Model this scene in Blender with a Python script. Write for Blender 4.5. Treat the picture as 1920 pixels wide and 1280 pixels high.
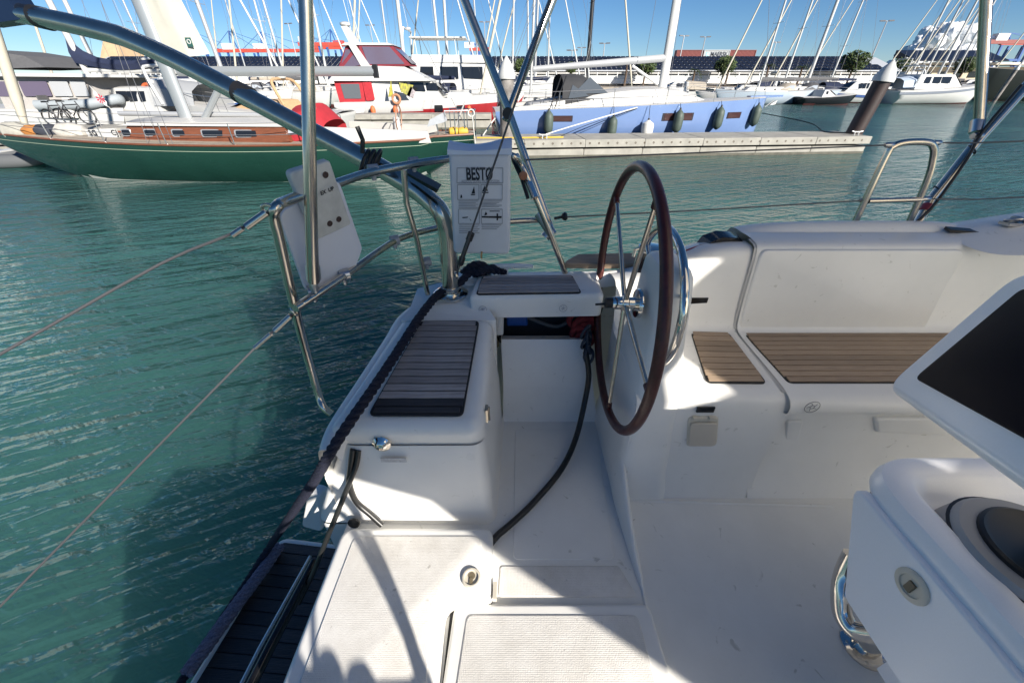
import bpy, bmesh, math, random
import numpy as np
from mathutils import Vector, Matrix

for o in list(bpy.data.objects):
    bpy.data.objects.remove(o)
SC = bpy.context.scene
COL = SC.collection
R = math.radians
random.seed(7)

# ------------------------------------------------------------------ camera
F = 720.0                      # focal length in photo pixels (photo is 1920 wide)
PITCH = math.atan(490 / 720)
CP, SP = math.cos(PITCH), math.sin(PITCH)
CZ = 2.52                      # camera height above the water
cam = bpy.data.cameras.new('camera')
cam.sensor_width = 36
cam.lens = 36 * F / 1920
cam.clip_start = 0.02
cam.clip_end = 9000
co = bpy.data.objects.new('camera', cam)
COL.objects.link(co)
co.location = (0, 0, CZ)
co.rotation_euler = (math.pi / 2 - PITCH, 0, 0)
SC.camera = co

# ------------------------------------------------------------------ light
SUN_EL = R(26)
SUN_H = Vector((0.625, -0.78, 0)).normalized()       # horizontal direction towards the sun
to_sun = Vector((SUN_H.x * math.cos(SUN_EL), SUN_H.y * math.cos(SUN_EL), math.sin(SUN_EL)))
w = bpy.data.worlds.new('World')
SC.world = w
w.use_nodes = True
nt = w.node_tree
bg = nt.nodes['Background']
sky = nt.nodes.new('ShaderNodeTexSky')
sky.sky_type = 'NISHITA'
sky.sun_disc = False
sky.sun_elevation = SUN_EL
sky.sun_rotation = math.atan2(SUN_H.x, SUN_H.y)
sky.altitude = 1500
sky.air_density = .9
sky.dust_density = 0.0
sky.ozone_density = 5
hs = nt.nodes.new('ShaderNodeHueSaturation')
hs.inputs['Saturation'].default_value = 1.12
nt.links.new(sky.outputs[0], hs.inputs['Color'])
nt.links.new(hs.outputs[0], bg.inputs[0])
bg.inputs[1].default_value = 0.053
sun = bpy.data.lights.new('sun', 'SUN')
sun.energy = 5.0
sun.angle = R(0.55)
sun.color = (1, 0.94, 0.85)
so = bpy.data.objects.new('sun', sun)
COL.objects.link(so)
so.rotation_euler = to_sun.to_track_quat('Z', 'Y').to_euler()
so.location = (20, -20, 30)
SC.view_settings.view_transform = 'Standard'
SC.view_settings.look = 'None'
SC.view_settings.exposure = 0.98
SC.view_settings.gamma = 1.0

# ------------------------------------------------------------------ helpers
def V(*a):
    return Vector(a)

def ray(u, v):
    x = (u - 960) / F
    y = (640 - v) / F
    return Vector((x, CP + y * SP, -SP + y * CP))

def P(u, v, d=None, Y=None, X=None, s=None, Z=None):
    """photo pixel -> world point on the plane it touches (d = drop below the lens)"""
    r = ray(u, v)
    if Z is not None:
        d = CZ - Z
    if d is not None:
        s = -d / r.z
    elif Y is not None:
        s = Y / r.y
    elif X is not None:
        s = X / r.x
    return Vector((r.x * s, r.y * s, CZ + r.z * s))

def D(x, y, d):
    return Vector((x, y, CZ - d))

MATS = {}
def mat(name, col, rough=0.5, metal=0.0, noise=0.0, nscale=6.0, bump=0.0, bscale=40.0, stretch=(1, 1, 1),
        col2=None, spec=0.5, coat=0.0, rnd=0.0, alpha=None, trans=0.0, rvar=0.0, scuff=0.0):
    if name in MATS:
        return MATS[name]
    m = bpy.data.materials.new(name)
    m.use_nodes = True
    n = m.node_tree.nodes
    l = m.node_tree.links
    b = n['Principled BSDF']
    b.inputs['Base Color'].default_value = (*col, 1)
    b.inputs['Roughness'].default_value = rough
    b.inputs['Metallic'].default_value = metal
    b.inputs['Specular IOR Level'].default_value = spec
    b.inputs['Coat Weight'].default_value = coat
    b.inputs['Coat Roughness'].default_value = 0.05
    if trans:
        b.inputs['Transmission Weight'].default_value = trans
    if alpha is not None:
        b.inputs['Alpha'].default_value = alpha
    if noise or bump or rnd or rvar:
        tc = n.new('ShaderNodeTexCoord')
        mp = n.new('ShaderNodeMapping')
        mp.inputs['Scale'].default_value = stretch
        l.new(tc.outputs['Object'], mp.inputs['Vector'])
    if noise or rnd or rvar:
        t = n.new('ShaderNodeTexNoise')
        t.inputs['Scale'].default_value = nscale
        t.inputs['Detail'].default_value = 8
        t.inputs['Roughness'].default_value = 0.65
        l.new(mp.outputs[0], t.inputs['Vector'])
        rp = n.new('ShaderNodeValToRGB')
        rp.color_ramp.elements[0].position = 0.3
        rp.color_ramp.elements[1].position = 0.7
        c2 = col2 if col2 else tuple(c * (1 - noise) for c in col)
        rp.color_ramp.elements[0].color = (*c2, 1)
        rp.color_ramp.elements[1].color = (*col, 1)
        l.new(t.outputs[0], rp.inputs[0])
        src = rp.outputs[0]
        if rnd:
            oi = n.new('ShaderNodeObjectInfo')
            mr = n.new('ShaderNodeMapRange')
            mr.inputs[3].default_value = 1 - rnd
            mr.inputs[4].default_value = 1 + rnd
            l.new(oi.outputs['Random'], mr.inputs[0])
            mx = n.new('ShaderNodeVectorMath')
            mx.operation = 'SCALE'
            l.new(src, mx.inputs[0])
            l.new(mr.outputs[0], mx.inputs['Scale'])
            src = mx.outputs[0]
        if scuff:
            s1 = n.new('ShaderNodeTexNoise'); s1.inputs['Scale'].default_value = 17; s1.inputs['Detail'].default_value = 5; s1.inputs['Distortion'].default_value = 1.5
            l.new(mp.outputs[0], s1.inputs['Vector'])
            s2 = n.new('ShaderNodeValToRGB')
            s2.color_ramp.elements[0].position = .27; s2.color_ramp.elements[0].color = (1 - scuff, 1 - scuff, 1 - scuff * 1.1, 1)
            s2.color_ramp.elements[1].position = .33; s2.color_ramp.elements[1].color = (1, 1, 1, 1)
            l.new(s1.outputs[0], s2.inputs[0])
            s3 = n.new('ShaderNodeMix'); s3.data_type = 'RGBA'; s3.blend_type = 'MULTIPLY'; s3.inputs[0].default_value = 1
            l.new(src, s3.inputs[6]); l.new(s2.outputs[0], s3.inputs[7])
            src = s3.outputs[2]
        l.new(src, b.inputs['Base Color'])
        if rvar:
            mr2 = n.new('ShaderNodeMapRange')
            mr2.inputs[3].default_value = max(0.02, rough - rvar)
            mr2.inputs[4].default_value = min(1, rough + rvar)
            l.new(t.outputs[0], mr2.inputs[0])
            l.new(mr2.outputs[0], b.inputs['Roughness'])
    if bump:
        t2 = n.new('ShaderNodeTexNoise')
        t2.inputs['Scale'].default_value = bscale
        t2.inputs['Detail'].default_value = 4
        l.new(mp.outputs[0], t2.inputs['Vector'])
        bp = n.new('ShaderNodeBump')
        bp.inputs['Strength'].default_value = bump
        bp.inputs['Distance'].default_value = 0.01
        l.new(t2.outputs[0], bp.inputs['Height'])
        l.new(bp.outputs[0], b.inputs['Normal'])
    MATS[name] = m
    return m


class MB:
    def __init__(self):
        self.v = []
        self.f = []
        self.mi = []

    def add(self, vs, fs, mi=0):
        k = len(self.v)
        self.v += [tuple(a) for a in vs]
        self.f += [tuple(i + k for i in f) for f in fs]
        self.mi += [mi] * len(fs)
        return self

    def box(self, c, size, rot=None, mi=0):
        c = Vector(c)
        vs = []
        for z in (-.5, .5):
            for x, y in ((-.5, -.5), (.5, -.5), (.5, .5), (-.5, .5)):
                q = Vector((x * size[0], y * size[1], z * size[2]))
                if rot is not None:
                    q = rot @ q
                vs.append(c + q)
        return self.add(vs, [(3, 2, 1, 0), (4, 5, 6, 7), (0, 1, 5, 4), (1, 2, 6, 5), (2, 3, 7, 6), (3, 0, 4, 7)], mi)

    def hexa(self, b, t, mi=0):
        """b, t: four bottom and four top points, counter-clockwise from above"""
        return self.add(list(b) + list(t), [(3, 2, 1, 0), (4, 5, 6, 7), (0, 1, 5, 4), (1, 2, 6, 5), (2, 3, 7, 6), (3, 0, 4, 7)], mi)

    def grid(self, rows, close=False, cap0=False, cap1=False, mi=0):
        n = len(rows[0])
        vs = [p for r in rows for p in r]
        fs = []
        for i in range(len(rows) - 1):
            for j in range(n if close else n - 1):
                k = (j + 1) % n
                fs.append((i * n + j, i * n + k, (i + 1) * n + k, (i + 1) * n + j))
        if cap0:
            fs.append(tuple(range(n - 1, -1, -1)))
        if cap1:
            q = (len(rows) - 1) * n
            fs.append(tuple(q + i for i in range(n)))
        return self.add(vs, fs, mi)

    def tube(self, pts, r, n=12, smooth=0, caps=True, mi=0):
        pts = [Vector(p) for p in pts]
        if smooth:
            pts = catmull(pts, smooth)
        rr = r if isinstance(r, (list, tuple)) else [r] * len(pts)
        if len(rr) != len(pts):
            rr = [rr[0] + (rr[-1] - rr[0]) * i / (len(pts) - 1) for i in range(len(pts))]
        rows = []
        up = None
        for i, p in enumerate(pts):
            a = pts[max(0, i - 1)]
            b = pts[min(len(pts) - 1, i + 1)]
            t = (b - a).normalized()
            if up is None:
                up = t.orthogonal().normalized()
            up = (up - t * up.dot(t))
            up = up.normalized() if up.length > 1e-6 else t.orthogonal().normalized()
            q = t.cross(up)
            rows.append([p + (up * math.cos(2 * math.pi * k / n) + q * math.sin(2 * math.pi * k / n)) * rr[i] for k in range(n)])
        return self.grid(rows, True, caps, caps, mi)

    def lathe(self, c, axis, prof, n=24, mi=0):
        """prof: (radius, height along axis)"""
        c = Vector(c)
        a = Vector(axis).normalized()
        e = a.orthogonal().normalized()
        q = a.cross(e)
        rows = [[c + a * h + (e * math.cos(2 * math.pi * k / n) + q * math.sin(2 * math.pi * k / n)) * max(r, 1e-4) for k in range(n)] for r, h in prof]
        return self.grid(rows, True, True, True, mi)

    def torus(self, c, axis, Rr, r, n=48, m=12, a0=0, a1=2 * math.pi, e=None, mi=0):
        c = Vector(c)
        a = Vector(axis).normalized()
        e = a.orthogonal().normalized() if e is None else Vector(e).normalized()
        q = a.cross(e)
        full = abs(a1 - a0 - 2 * math.pi) < 1e-6
        rows = []
        for i in range(n + 1):
            t = a0 + (a1 - a0) * i / n
            dr = e * math.cos(t) + q * math.sin(t)
            rows.append([c + dr * Rr + (dr * math.cos(2 * math.pi * k / m) + a * math.sin(2 * math.pi * k / m)) * r for k in range(m)])
        return self.grid(rows, True, not full, not full, mi)


def catmull(p, k):
    out = []
    n = len(p)
    for i in range(n - 1):
        p0, p1, p2, p3 = p[max(0, i - 1)], p[i], p[i + 1], p[min(n - 1, i + 2)]
        for j in range(k):
            t = j / k
            out.append(0.5 * ((2 * p1) + (p2 - p0) * t + (2 * p0 - 5 * p1 + 4 * p2 - p3) * t * t + (3 * p1 - p0 - 3 * p2 + p3) * t ** 3))
    out.append(p[-1])
    return out


def round_poly(pts, rad, seg=5):
    """2D polygon with rounded corners, pts counter-clockwise"""
    out = []
    n = len(pts)
    for i in range(n):
        a, b, c = Vector(pts[i - 1]), Vector(pts[i]), Vector(pts[(i + 1) % n])
        d1, d2 = (a - b), (c - b)
        l1, l2 = d1.length, d2.length
        d1.normalize(); d2.normalize()
        r_ = rad[i] if isinstance(rad, (list, tuple)) else rad
        ang = d1.angle(d2)
        t = min(r_ / max(math.tan(ang / 2), 1e-3), l1 * .48, l2 * .48)
        if t < 1e-4:
            out += [b.copy() for _ in range(seg + 1)]
            continue
        p0, p1 = b + d1 * t, b + d2 * t
        for k in range(seg + 1):
            s_ = k / seg
            out.append(p0 * (1 - s_) ** 2 + b * 2 * s_ * (1 - s_) + p1 * s_ * s_)
    return out


def inset_poly(pts, dl):
    n = len(pts)
    out = []
    for i in range(n):
        a, b, c = Vector(pts[i - 1]), Vector(pts[i]), Vector(pts[(i + 1) % n])
        e1, e2 = (b - a).normalized(), (c - b).normalized()
        n1, n2 = Vector((-e1.y, e1.x)), Vector((-e2.y, e2.x))
        k = 1 + n1.dot(n2)
        out.append(b + (n1 + n2) * (dl / max(k, .2)))
    return out


def slab(mb, corners, rad, thick, bev, seg=5, bseg=4, open_bottom=False, mi=0):
    """rounded, bevelled plate; corners are its top outline, counter-clockwise seen from its top"""
    c = [Vector(p) for p in corners]
    o = sum(c, Vector()) / len(c)
    nrm = Vector()
    for i in range(len(c)):
        a, b = c[i] - o, c[(i + 1) % len(c)] - o
        nrm += a.cross(b)
    nrm.normalize()
    ex = (c[1] - c[0])
    ex = (ex - nrm * ex.dot(nrm)).normalized()
    ey = nrm.cross(ex)
    p2 = [Vector(((p - o).dot(ex), (p - o).dot(ey))) for p in c]
    def ring(ins, h):
        q = inset_poly(p2, ins) if ins else p2
        rr = [max(x - ins, .001) for x in rad] if isinstance(rad, (list, tuple)) else max(rad - ins, .001)
        return [o + ex * p.x + ey * p.y + nrm * h for p in round_poly(q, rr, seg)]
    rows = [ring(0, -thick)]
    for k in range(bseg + 1):
        a = math.pi / 2 * k / bseg
        rows.append(ring(bev * (1 - math.cos(a)), -bev + bev * math.sin(a)))
    return mb.grid(rows, True, not open_bottom, True, mi)


def obj(name, mb, m, parent=None, smooth=True, sub=0, angle=40):
    me = bpy.data.meshes.new(name)
    me.from_pydata([tuple(v) for v in mb.v], [], mb.f)
    ml = m if isinstance(m, (list, tuple)) else [m]
    for q in ml:
        me.materials.append(q)
    if len(ml) > 1:
        me.polygons.foreach_set('material_index', mb.mi)
    bm = bmesh.new()
    bm.from_mesh(me)
    bmesh.ops.remove_doubles(bm, verts=bm.verts, dist=1e-5)
    bmesh.ops.recalc_face_normals(bm, faces=bm.faces)
    bm.to_mesh(me)
    bm.free()
    o = bpy.data.objects.new(name, me)
    COL.objects.link(o)
    if smooth:
        me.polygons.foreach_set('use_smooth', [True] * len(me.polygons))
        if not sub:
            try:
                me.set_sharp_from_angle(angle=R(angle))
            except Exception:
                pass
    if sub:
        md = o.modifiers.new('sub', 'SUBSURF')
        md.levels = md.render_levels = sub
    if parent is not None:
        o.parent = parent
        if 'pl' in parent:
            o.matrix_parent_inverse = Matrix.Translation(Vector(parent['pl'])).inverted()
    return o


def thing(name, label, cat, loc=(0, 0, 0), group=None):
    o = bpy.data.objects.new(name, None)
    o.empty_display_size = .2
    COL.objects.link(o)
    o.location = loc
    o['pl'] = list(loc)
    return tag(o, label, cat, group)


def tag(o, label=None, cat=None, group=None, kind=None):
    if label: o['label'] = label
    if cat: o['category'] = cat
    if group: o['group'] = group
    if kind: o['kind'] = kind
    return o


def lab(o, label):
    o['label'] = label
    return o


def copy_tree(o, parent=None):
    c = o.copy()
    COL.objects.link(c)
    if parent is not None:
        c.parent = parent
    for ch in list(o.children):
        copy_tree(ch, c)
    return c


def text_mb(s, size, origin, ex, ey, off=0.0, align='CENTER', bold=0.0, xs=1.0):
    """lettering as a thin mesh lying in the plane (ex, ey)"""
    cu = bpy.data.curves.new('t', 'FONT')
    cu.body = s
    cu.size = size
    cu.align_x = align
    cu.align_y = 'CENTER'
    cu.offset = bold
    cu.resolution_u = 3
    t = bpy.data.objects.new('t', cu)
    COL.objects.link(t)
    dg = bpy.context.evaluated_depsgraph_get()
    me = bpy.data.meshes.new_from_object(t.evaluated_get(dg))
    mb = MB()
    o, ex, ey = Vector(origin), Vector(ex).normalized(), Vector(ey).normalized()
    n = ex.cross(ey)
    mb.add([o + ex * v.co.x * xs + ey * v.co.y + n * off for v in me.vertices], [tuple(p.vertices) for p in me.polygons])
    bpy.data.objects.remove(t)
    bpy.data.meshes.remove(me)
    return mb


# ------------------------------------------------------------------ materials
GEL = mat('gelcoat', (.80, .785, .745), .32, noise=.09, nscale=3.2, rvar=.1, bump=.012, bscale=3, scuff=.22)
GELD = mat('gelcoat_sole', (.78, .77, .73), .5, noise=.13, nscale=2.6, bump=.05, bscale=90, rvar=.1, scuff=.3)
STEEL = mat('polished_steel', (.66, .58, .48), .2, 1.0, noise=.15, nscale=14, rvar=.06)
STEELW = mat('brushed_steel', (.5, .49, .48), .28, 1.0)
CHROME = mat('chrome', (.74, .69, .62), .09, 1.0)
BLACK = mat('black_rubber', (.012, .012, .013), .45, noise=.3)
BLACKG = mat('black_gloss', (.008, .008, .009), .12)
CAULK = mat('caulk', (.012, .012, .012), .6)
TEAKG = mat('teak_grey', (.40, .36, .34), .7, noise=.5, nscale=5, stretch=(2.2, 55, 20), bump=.3, bscale=12, col2=(.20, .175, .17), rnd=.22)
TEAKB = mat('teak_brown', (.40, .30, .21), .65, noise=.5, nscale=5, stretch=(2.2, 55, 20), bump=.25, bscale=12, col2=(.25, .175, .12), rnd=.18)
TEAKD = mat('teak_wet_shaded', (.05, .043, .042), .32, noise=.6, nscale=5, stretch=(2.2, 50, 20), bump=.3, bscale=12, col2=(.018, .016, .017), rnd=.3)
LEATHER = mat('leather', (.085, .016, .012), .36, noise=.55, nscale=26, bump=.12, bscale=160, rvar=.12)
NAVY = mat('navy_rope', (.009, .011, .03), .8, noise=.5, nscale=160, bump=.5, bscale=260)
PLAST = mat('white_plastic', (.74, .74, .73), .38, noise=.08, nscale=8)
PLASTG = mat('stained_plastic', (.66, .65, .6), .5, noise=.3, nscale=14, bump=.1, bscale=60)
CREAM = mat('cream_plastic', (.62, .57, .47), .42, noise=.1, nscale=20)
SCREEN = mat('screen_glass', (.0015, .003, .010), .35, spec=.01)
SILVER = mat('silver_paint', (.34, .33, .32), .5, .1)
WHITEP = mat('white_sparkle_gelcoat', (.87, .87, .88), .3, noise=.05, nscale=400)

def nonskid():
    m = bpy.data.materials.new('nonskid')
    m.use_nodes = True
    n, l = m.node_tree.nodes, m.node_tree.links
    b = n['Principled BSDF']
    tc = n.new('ShaderNodeTexCoord')
    nz = n.new('ShaderNodeTexNoise'); nz.inputs['Scale'].default_value = 5; nz.inputs['Detail'].default_value = 9
    nz.inputs['Roughness'].default_value = .7
    l.new(tc.outputs['Object'], nz.inputs['Vector'])
    rp = n.new('ShaderNodeValToRGB')
    rp.color_ramp.elements[0].position = .28; rp.color_ramp.elements[0].color = (.56, .53, .48, 1)
    rp.color_ramp.elements[1].position = .62; rp.color_ramp.elements[1].color = (.76, .735, .69, 1)
    l.new(nz.outputs[0], rp.inputs[0])
    vo = n.new('ShaderNodeTexVoronoi'); vo.inputs['Scale'].default_value = 210; vo.inputs['Randomness'].default_value = .25
    l.new(tc.outputs['Object'], vo.inputs['Vector'])
    # tiny scuffs
    sc = n.new('ShaderNodeTexNoise'); sc.inputs['Scale'].default_value = 42; sc.inputs['Detail'].default_value = 3
    l.new(tc.outputs['Object'], sc.inputs['Vector'])
    sr = n.new('ShaderNodeValToRGB')
    sr.color_ramp.elements[0].position = .25; sr.color_ramp.elements[0].color = (.35, .33, .3, 1)
    sr.color_ramp.elements[1].position = .31; sr.color_ramp.elements[1].color = (1, 1, 1, 1)
    l.new(sc.outputs[0], sr.inputs[0])
    mx = n.new('ShaderNodeMix'); mx.data_type = 'RGBA'; mx.blend_type = 'MULTIPLY'; mx.inputs[0].default_value = .5
    l.new(rp.outputs[0], mx.inputs[6]); l.new(sr.outputs[0], mx.inputs[7])
    l.new(mx.outputs[2], b.inputs['Base Color'])
    bp = n.new('ShaderNodeBump'); bp.inputs['Strength'].default_value = .55; bp.inputs['Distance'].default_value = .002
    bp.invert = True
    l.new(vo.outputs['Distance'], bp.inputs['Height'])
    l.new(bp.outputs[0], b.inputs['Normal'])
    b.inputs['Roughness'].default_value = .6
    return m
NONSKID = nonskid()

def water_mat():
    m = bpy.data.materials.new('harbour_water')
    m.use_nodes = True
    n, l = m.node_tree.nodes, m.node_tree.links
    b = n['Principled BSDF']
    b.inputs['Base Color'].default_value = (.010, .082, .072, 1)
    b.inputs['Roughness'].default_value = .04
    b.inputs['IOR'].default_value = 1.42
    b.inputs['Specular IOR Level'].default_value = .5
    b.inputs['Subsurface Weight'].default_value = .78
    b.inputs['Subsurface Radius'].default_value = (2.6, 3.8, 3.8)
    b.inputs['Subsurface Scale'].default_value = 1.0
    b.subsurface_method = 'BURLEY'
    tc = n.new('ShaderNodeTexCoord')
    def layer(scale, st, rot, detail=3, dist=0.0):
        m0 = n.new('ShaderNodeMapping')
        m0.inputs['Rotation'].default_value = (0, 0, -rot)
        l.new(tc.outputs['Object'], m0.inputs['Vector'])
        mp = n.new('ShaderNodeMapping')
        mp.inputs['Scale'].default_value = st
        l.new(m0.outputs[0], mp.inputs['Vector'])
        t = n.new('ShaderNodeTexNoise')
        t.inputs['Scale'].default_value = scale
        t.inputs['Detail'].default_value = detail
        t.inputs['Roughness'].default_value = .5
        t.inputs['Distortion'].default_value = dist
        l.new(mp.outputs[0], t.inputs['Vector'])
        return t.outputs[0]
    a = layer(1.0, (.5, 2.9, 1), R(20), 3, .5)
    c = layer(1.0, (2.0, 8.0, 1), R(26), 3, .4)
    e = layer(1.0, (.25, .55, 1), R(25), 2)
    k2 = layer(1.0, (1.2, 4.6, 1), R(-24), 3, .5)
    def mul(x, k):
        q = n.new('ShaderNodeMath'); q.operation = 'MULTIPLY'; q.inputs[1].default_value = k
        l.new(x, q.inputs[0]); return q.outputs[0]
    def add(x, y):
        q = n.new('ShaderNodeMath'); q.operation = 'ADD'
        l.new(x, q.inputs[0]); l.new(y, q.inputs[1]); return q.outputs[0]
    g = layer(1.0, (7, 19, 1), R(-20), 2, .3)
    h = add(add(add(add(mul(a, .17), mul(c, .065)), mul(e, .2)), mul(g, .02)), mul(k2, .07))
    bp = n.new('ShaderNodeBump')
    bp.inputs['Strength'].default_value = 1.0
    bp.inputs['Distance'].default_value = 1.0
    l.new(h, bp.inputs['Height'])
    l.new(bp.outputs[0], b.inputs['Normal'])
    # turbid green water: colour patches where the bottom mud is stirred up
    pn = n.new('ShaderNodeTexNoise'); pn.inputs['Scale'].default_value = .12; pn.inputs['Detail'].default_value = 3
    l.new(tc.outputs['Object'], pn.inputs['Vector'])
    rp = n.new('ShaderNodeValToRGB')
    rp.color_ramp.elements[0].position = .35; rp.color_ramp.elements[0].color = (.024, .078, .073, 1)
    rp.color_ramp.elements[1].position = .68; rp.color_ramp.elements[1].color = (.043, .128, .112, 1)
    l.new(pn.outputs[0], rp.inputs[0])
    l.new(rp.outputs[0], b.inputs['Base Color'])
    return m
WATER = water_mat()

# ------------------------------------------------------------------ setting: water
wm = MB()
wm.add([(x, y, z) for z in (0, -25) for x, y in ((-6000, -300), (6000, -300), (6000, 8000), (-6000, 8000))], [(0, 1, 2, 3), (7, 6, 5, 4), (0, 4, 5, 1), (1, 5, 6, 2), (2, 6, 7, 3), (3, 7, 4, 0)])
tag(obj('water', wm, WATER, smooth=False), kind='structure')

# ================================================================== THE YACHT WE STAND ON
DS = 1.38                                # cockpit sole, drop below the lens
ZS = CZ - DS
YT = thing('sailing_yacht', 'white cruising yacht cockpit with teak seats, leather wheel and steel rails', 'yacht', (0.6, 0.2, 0))

# ---- cockpit sole
m = MB()
m.add([D(-.62, -1.15, DS), D(3.2, -1.15, DS), D(3.2, .99, DS), D(.5, .99, DS), D(.5, 1.40, DS), D(-.62, 1.40, DS)], [(0, 1, 2, 3, 4, 5)])
sole = obj('cockpit_sole', m, GELD, YT, smooth=False)
def raised(name, pix, d, rad, thick, bev, mt, parent, seg=5, extra=0):
    mb = MB()
    slab(mb, [P(u, v, d=d) for u, v in pix], rad, thick, bev, seg)
    return obj(name, mb, mt, parent)
# footwell pad and small non-skid strip
raised('nonskid_pad', [(962, 1048), (1152, 1048), (1118, 803), (966, 803)], DS - .003, .02, .006, .003, GELD, sole)
raised('nonskid_pad', [(934, 1118), (1196, 1118), (1160, 1060), (938, 1060)], DS - .004, .012, .008, .003, NONSKID, sole)
# raised moulded lines on the sole
for a, b in (((1172, 938), (1262, 1400)), ((1172, 938), (1560, 948)), ((945, 788), (1112, 788))):
    mb = MB(); mb.tube([P(*a, d=DS), P(*b, d=DS)], .006, 6)
    obj('moulded_rib', mb, GELD, sole)

# floor hatch beside the transom gate
fh = raised('floor_hatch', [(852, 1130), (812, 1400), (1298, 1400), (1218, 1130)], DS - .022, .03, .05, .012, GEL, YT)
raised('nonskid_pad', [(876, 1152), (838, 1400), (1262, 1400), (1196, 1152)], DS - .0262, .02, .006, .003, NONSKID, fh)
mb = MB(); mb.box(P(836, 1250, d=DS - .004), (.01, .4, .006)); obj('seam', mb, CAULK, fh)

# transom gate folded down: the white panel in the foreground
DG = DS - .055
gate_pix = [(642, 986), (470, 1420), (806, 1420), (834, 1134), (924, 1122), (924, 986)]
gt = raised('transom_gate', gate_pix, DG, [.05, .03, .03, .035, .03, .035], .07, .022, GEL, YT)
raised('nonskid_pad', [(664, 1004), (508, 1420), (788, 1420), (812, 1122), (846, 1086), (868, 1052), (902, 1044), (902, 1004)], DG - .0045, [.03, .02, .02, .03, .03, .04, .03, .03], .006, .003, NONSKID, gt)
lc = P(884, 1084, d=DG)
mb = MB(); mb.lathe(lc, (0, 0, 1), [(.031, 0), (.031, .006), (.028, .009), (.023, .009), (.022, .003), (.0, .003)], 28)
la = obj('latch', mb, CREAM, gt)
mb = MB(); mb.lathe(lc + V(.001, .006, .004), (0, 0, 1), [(.011, 0), (.011, .0015)], 18); mb.box(lc + V(0, -.008, .0055), (.011, .018, .003))
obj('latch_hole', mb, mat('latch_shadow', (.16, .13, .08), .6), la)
mb = MB(); mb.box(P(928, 1108, d=DG + .012), (.012, .05, .02)); obj('hinge', mb, CREAM, gt)

# ---- helm locker (box with teak top on the quarter)
lid = [P(606, 806, d=.915), P(906, 806, d=.905), P(926, 594, d=.79), P(750, 594, d=.79)]
m = MB()
bot = [D(-.745, .815, DS), D(-.06, .805, DS), D(-.035, 1.42, DS), D(-.62, 1.42, DS)]
def ring4(c, r, seg=6):
    z = [p.z for p in c]
    q = round_poly([Vector((p.x, p.y)) for p in c], r, seg)
    out = []
    for i, p in enumerate(q):
        out.append(Vector((p.x, p.y, z[i // (seg + 1)])))
    return out
mid = [a.lerp(b, .55) + V(0, 0, -.05) for a, b in zip(bot, lid)]
topr = [p + V(0, 0, -.09) for p in lid]
topr = [topr[0] + V(.012, .015, 0), topr[1] + V(-.004, .015, 0), topr[2] + V(-.006, -.01, 0), topr[3] + V(.02, -.01, 0)]
b1 = [p.copy() for p in bot]
b1 = [b1[0] + V(.012, .012, .04), b1[1] + V(-.014, .014, .045), b1[2] + V(-.014, 0, .045), b1[3] + V(.01, 0, .04)]
m.grid([ring4(bot, .05), ring4(b1, .05), ring4(mid, .05), ring4(topr, .05)], True)
box = obj('helm_locker', m, GEL, YT)
m = MB(); slab(m, lid, [.03, .06, .05, .03], .118, .045, 6, 6)
ldo = obj('locker_lid', m, GEL, box)
# teak pad: black caulk bed with planks on it
def teak_pad(name, q, n, mt, parent, gap=.0035, rise=.004, edge=.006, rad=.02, wob=0):
    """q: front-left, front-right, back-right, back-left; planks run left to right"""
    mb = MB(); slab(mb, [p + V(0, 0, .003) for p in q], rad, .006, .002)
    base = obj(name, mb, CAULK, parent)
    for i in range(n):
        t0, t1 = (i / n), ((i + 1) / n)
        if i == 0: t0 += edge / (q[3] - q[0]).length
        if i == n - 1: t1 -= edge / (q[3] - q[0]).length
        g = gap / (q[3] - q[0]).length / 2
        t0 += g; t1 -= g
        a, b = q[0].lerp(q[3], t0), q[1].lerp(q[2], t0)
        c, d_ = q[1].lerp(q[2], t1), q[0].lerp(q[3], t1)
        ex = (b - a).normalized()
        e0 = edge * (2.2 if i in (0, n - 1) else 1)
        a, b, c, d_ = a + ex * e0, b - ex * e0, c - ex * e0, d_ + ex * e0
        z = V(0, 0, rise + .003)
        cen = (a + b + c + d_) / 4
        mb = MB()
        mb.hexa([p - cen + V(0, 0, .001) for p in (a, b, c, d_)], [p - cen + z for p in (a, b, c, d_)])
        po = obj('plank', mb, TEAKD if (wob and i < wob) else mt, None, smooth=False)
        po.parent = base
        po.location = cen
        pl = parent
        while 'pl' not in pl: pl = pl.parent
        po.matrix_parent_inverse = Matrix.Identity(4)
        if parent is not None:
            po.location = cen
    return base
tp = [P(689, 780, d=.889), P(868, 780, d=.888), P(899, 602, d=.786), P(790, 602, d=.786)]
teak_pad('teak_pad', tp, 14, TEAKG, box, gap=.0065, wob=2)
# turn-lock, sticker and hinges on the locker
cl = P(714, 836, Y=.838)
m = MB(); m.lathe(cl + V(0, .012, 0), (0, -1, .15), [(.030, 0), (.030, .006), (.022, .012), (.014, .02), (.010, .021), (.008, .015), (0, .015)], 24)
obj('turn_lock', m, CHROME, box)
m = MB(); c0 = P(738, 862, Y=.838); m.box(c0, (.085, .002, .020)); stk = obj('sticker', m, mat('sticker_paper', (.55, .55, .56), .4, noise=.4, nscale=120), box)
for q in ((913, 775), (932, 640)):
    m = MB(); pc = P(*q, X=-.085 if q[1] > 700 else -.075)
    m.box(pc, (.008, .03, .055)); m.tube([pc + V(.006, 0, -.03), pc + V(.006, 0, .03)], .005, 8)
    obj('hinge', m, STEEL, box)
m = MB(); ec = D(-.495, .845, 1.335); m.lathe(P(664, 979, Y=.80), (0, -1, .2), [(.022, 0), (.022, .006), (0, .006)], 20); obj('drain_plug', m, BLACK, box)

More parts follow.
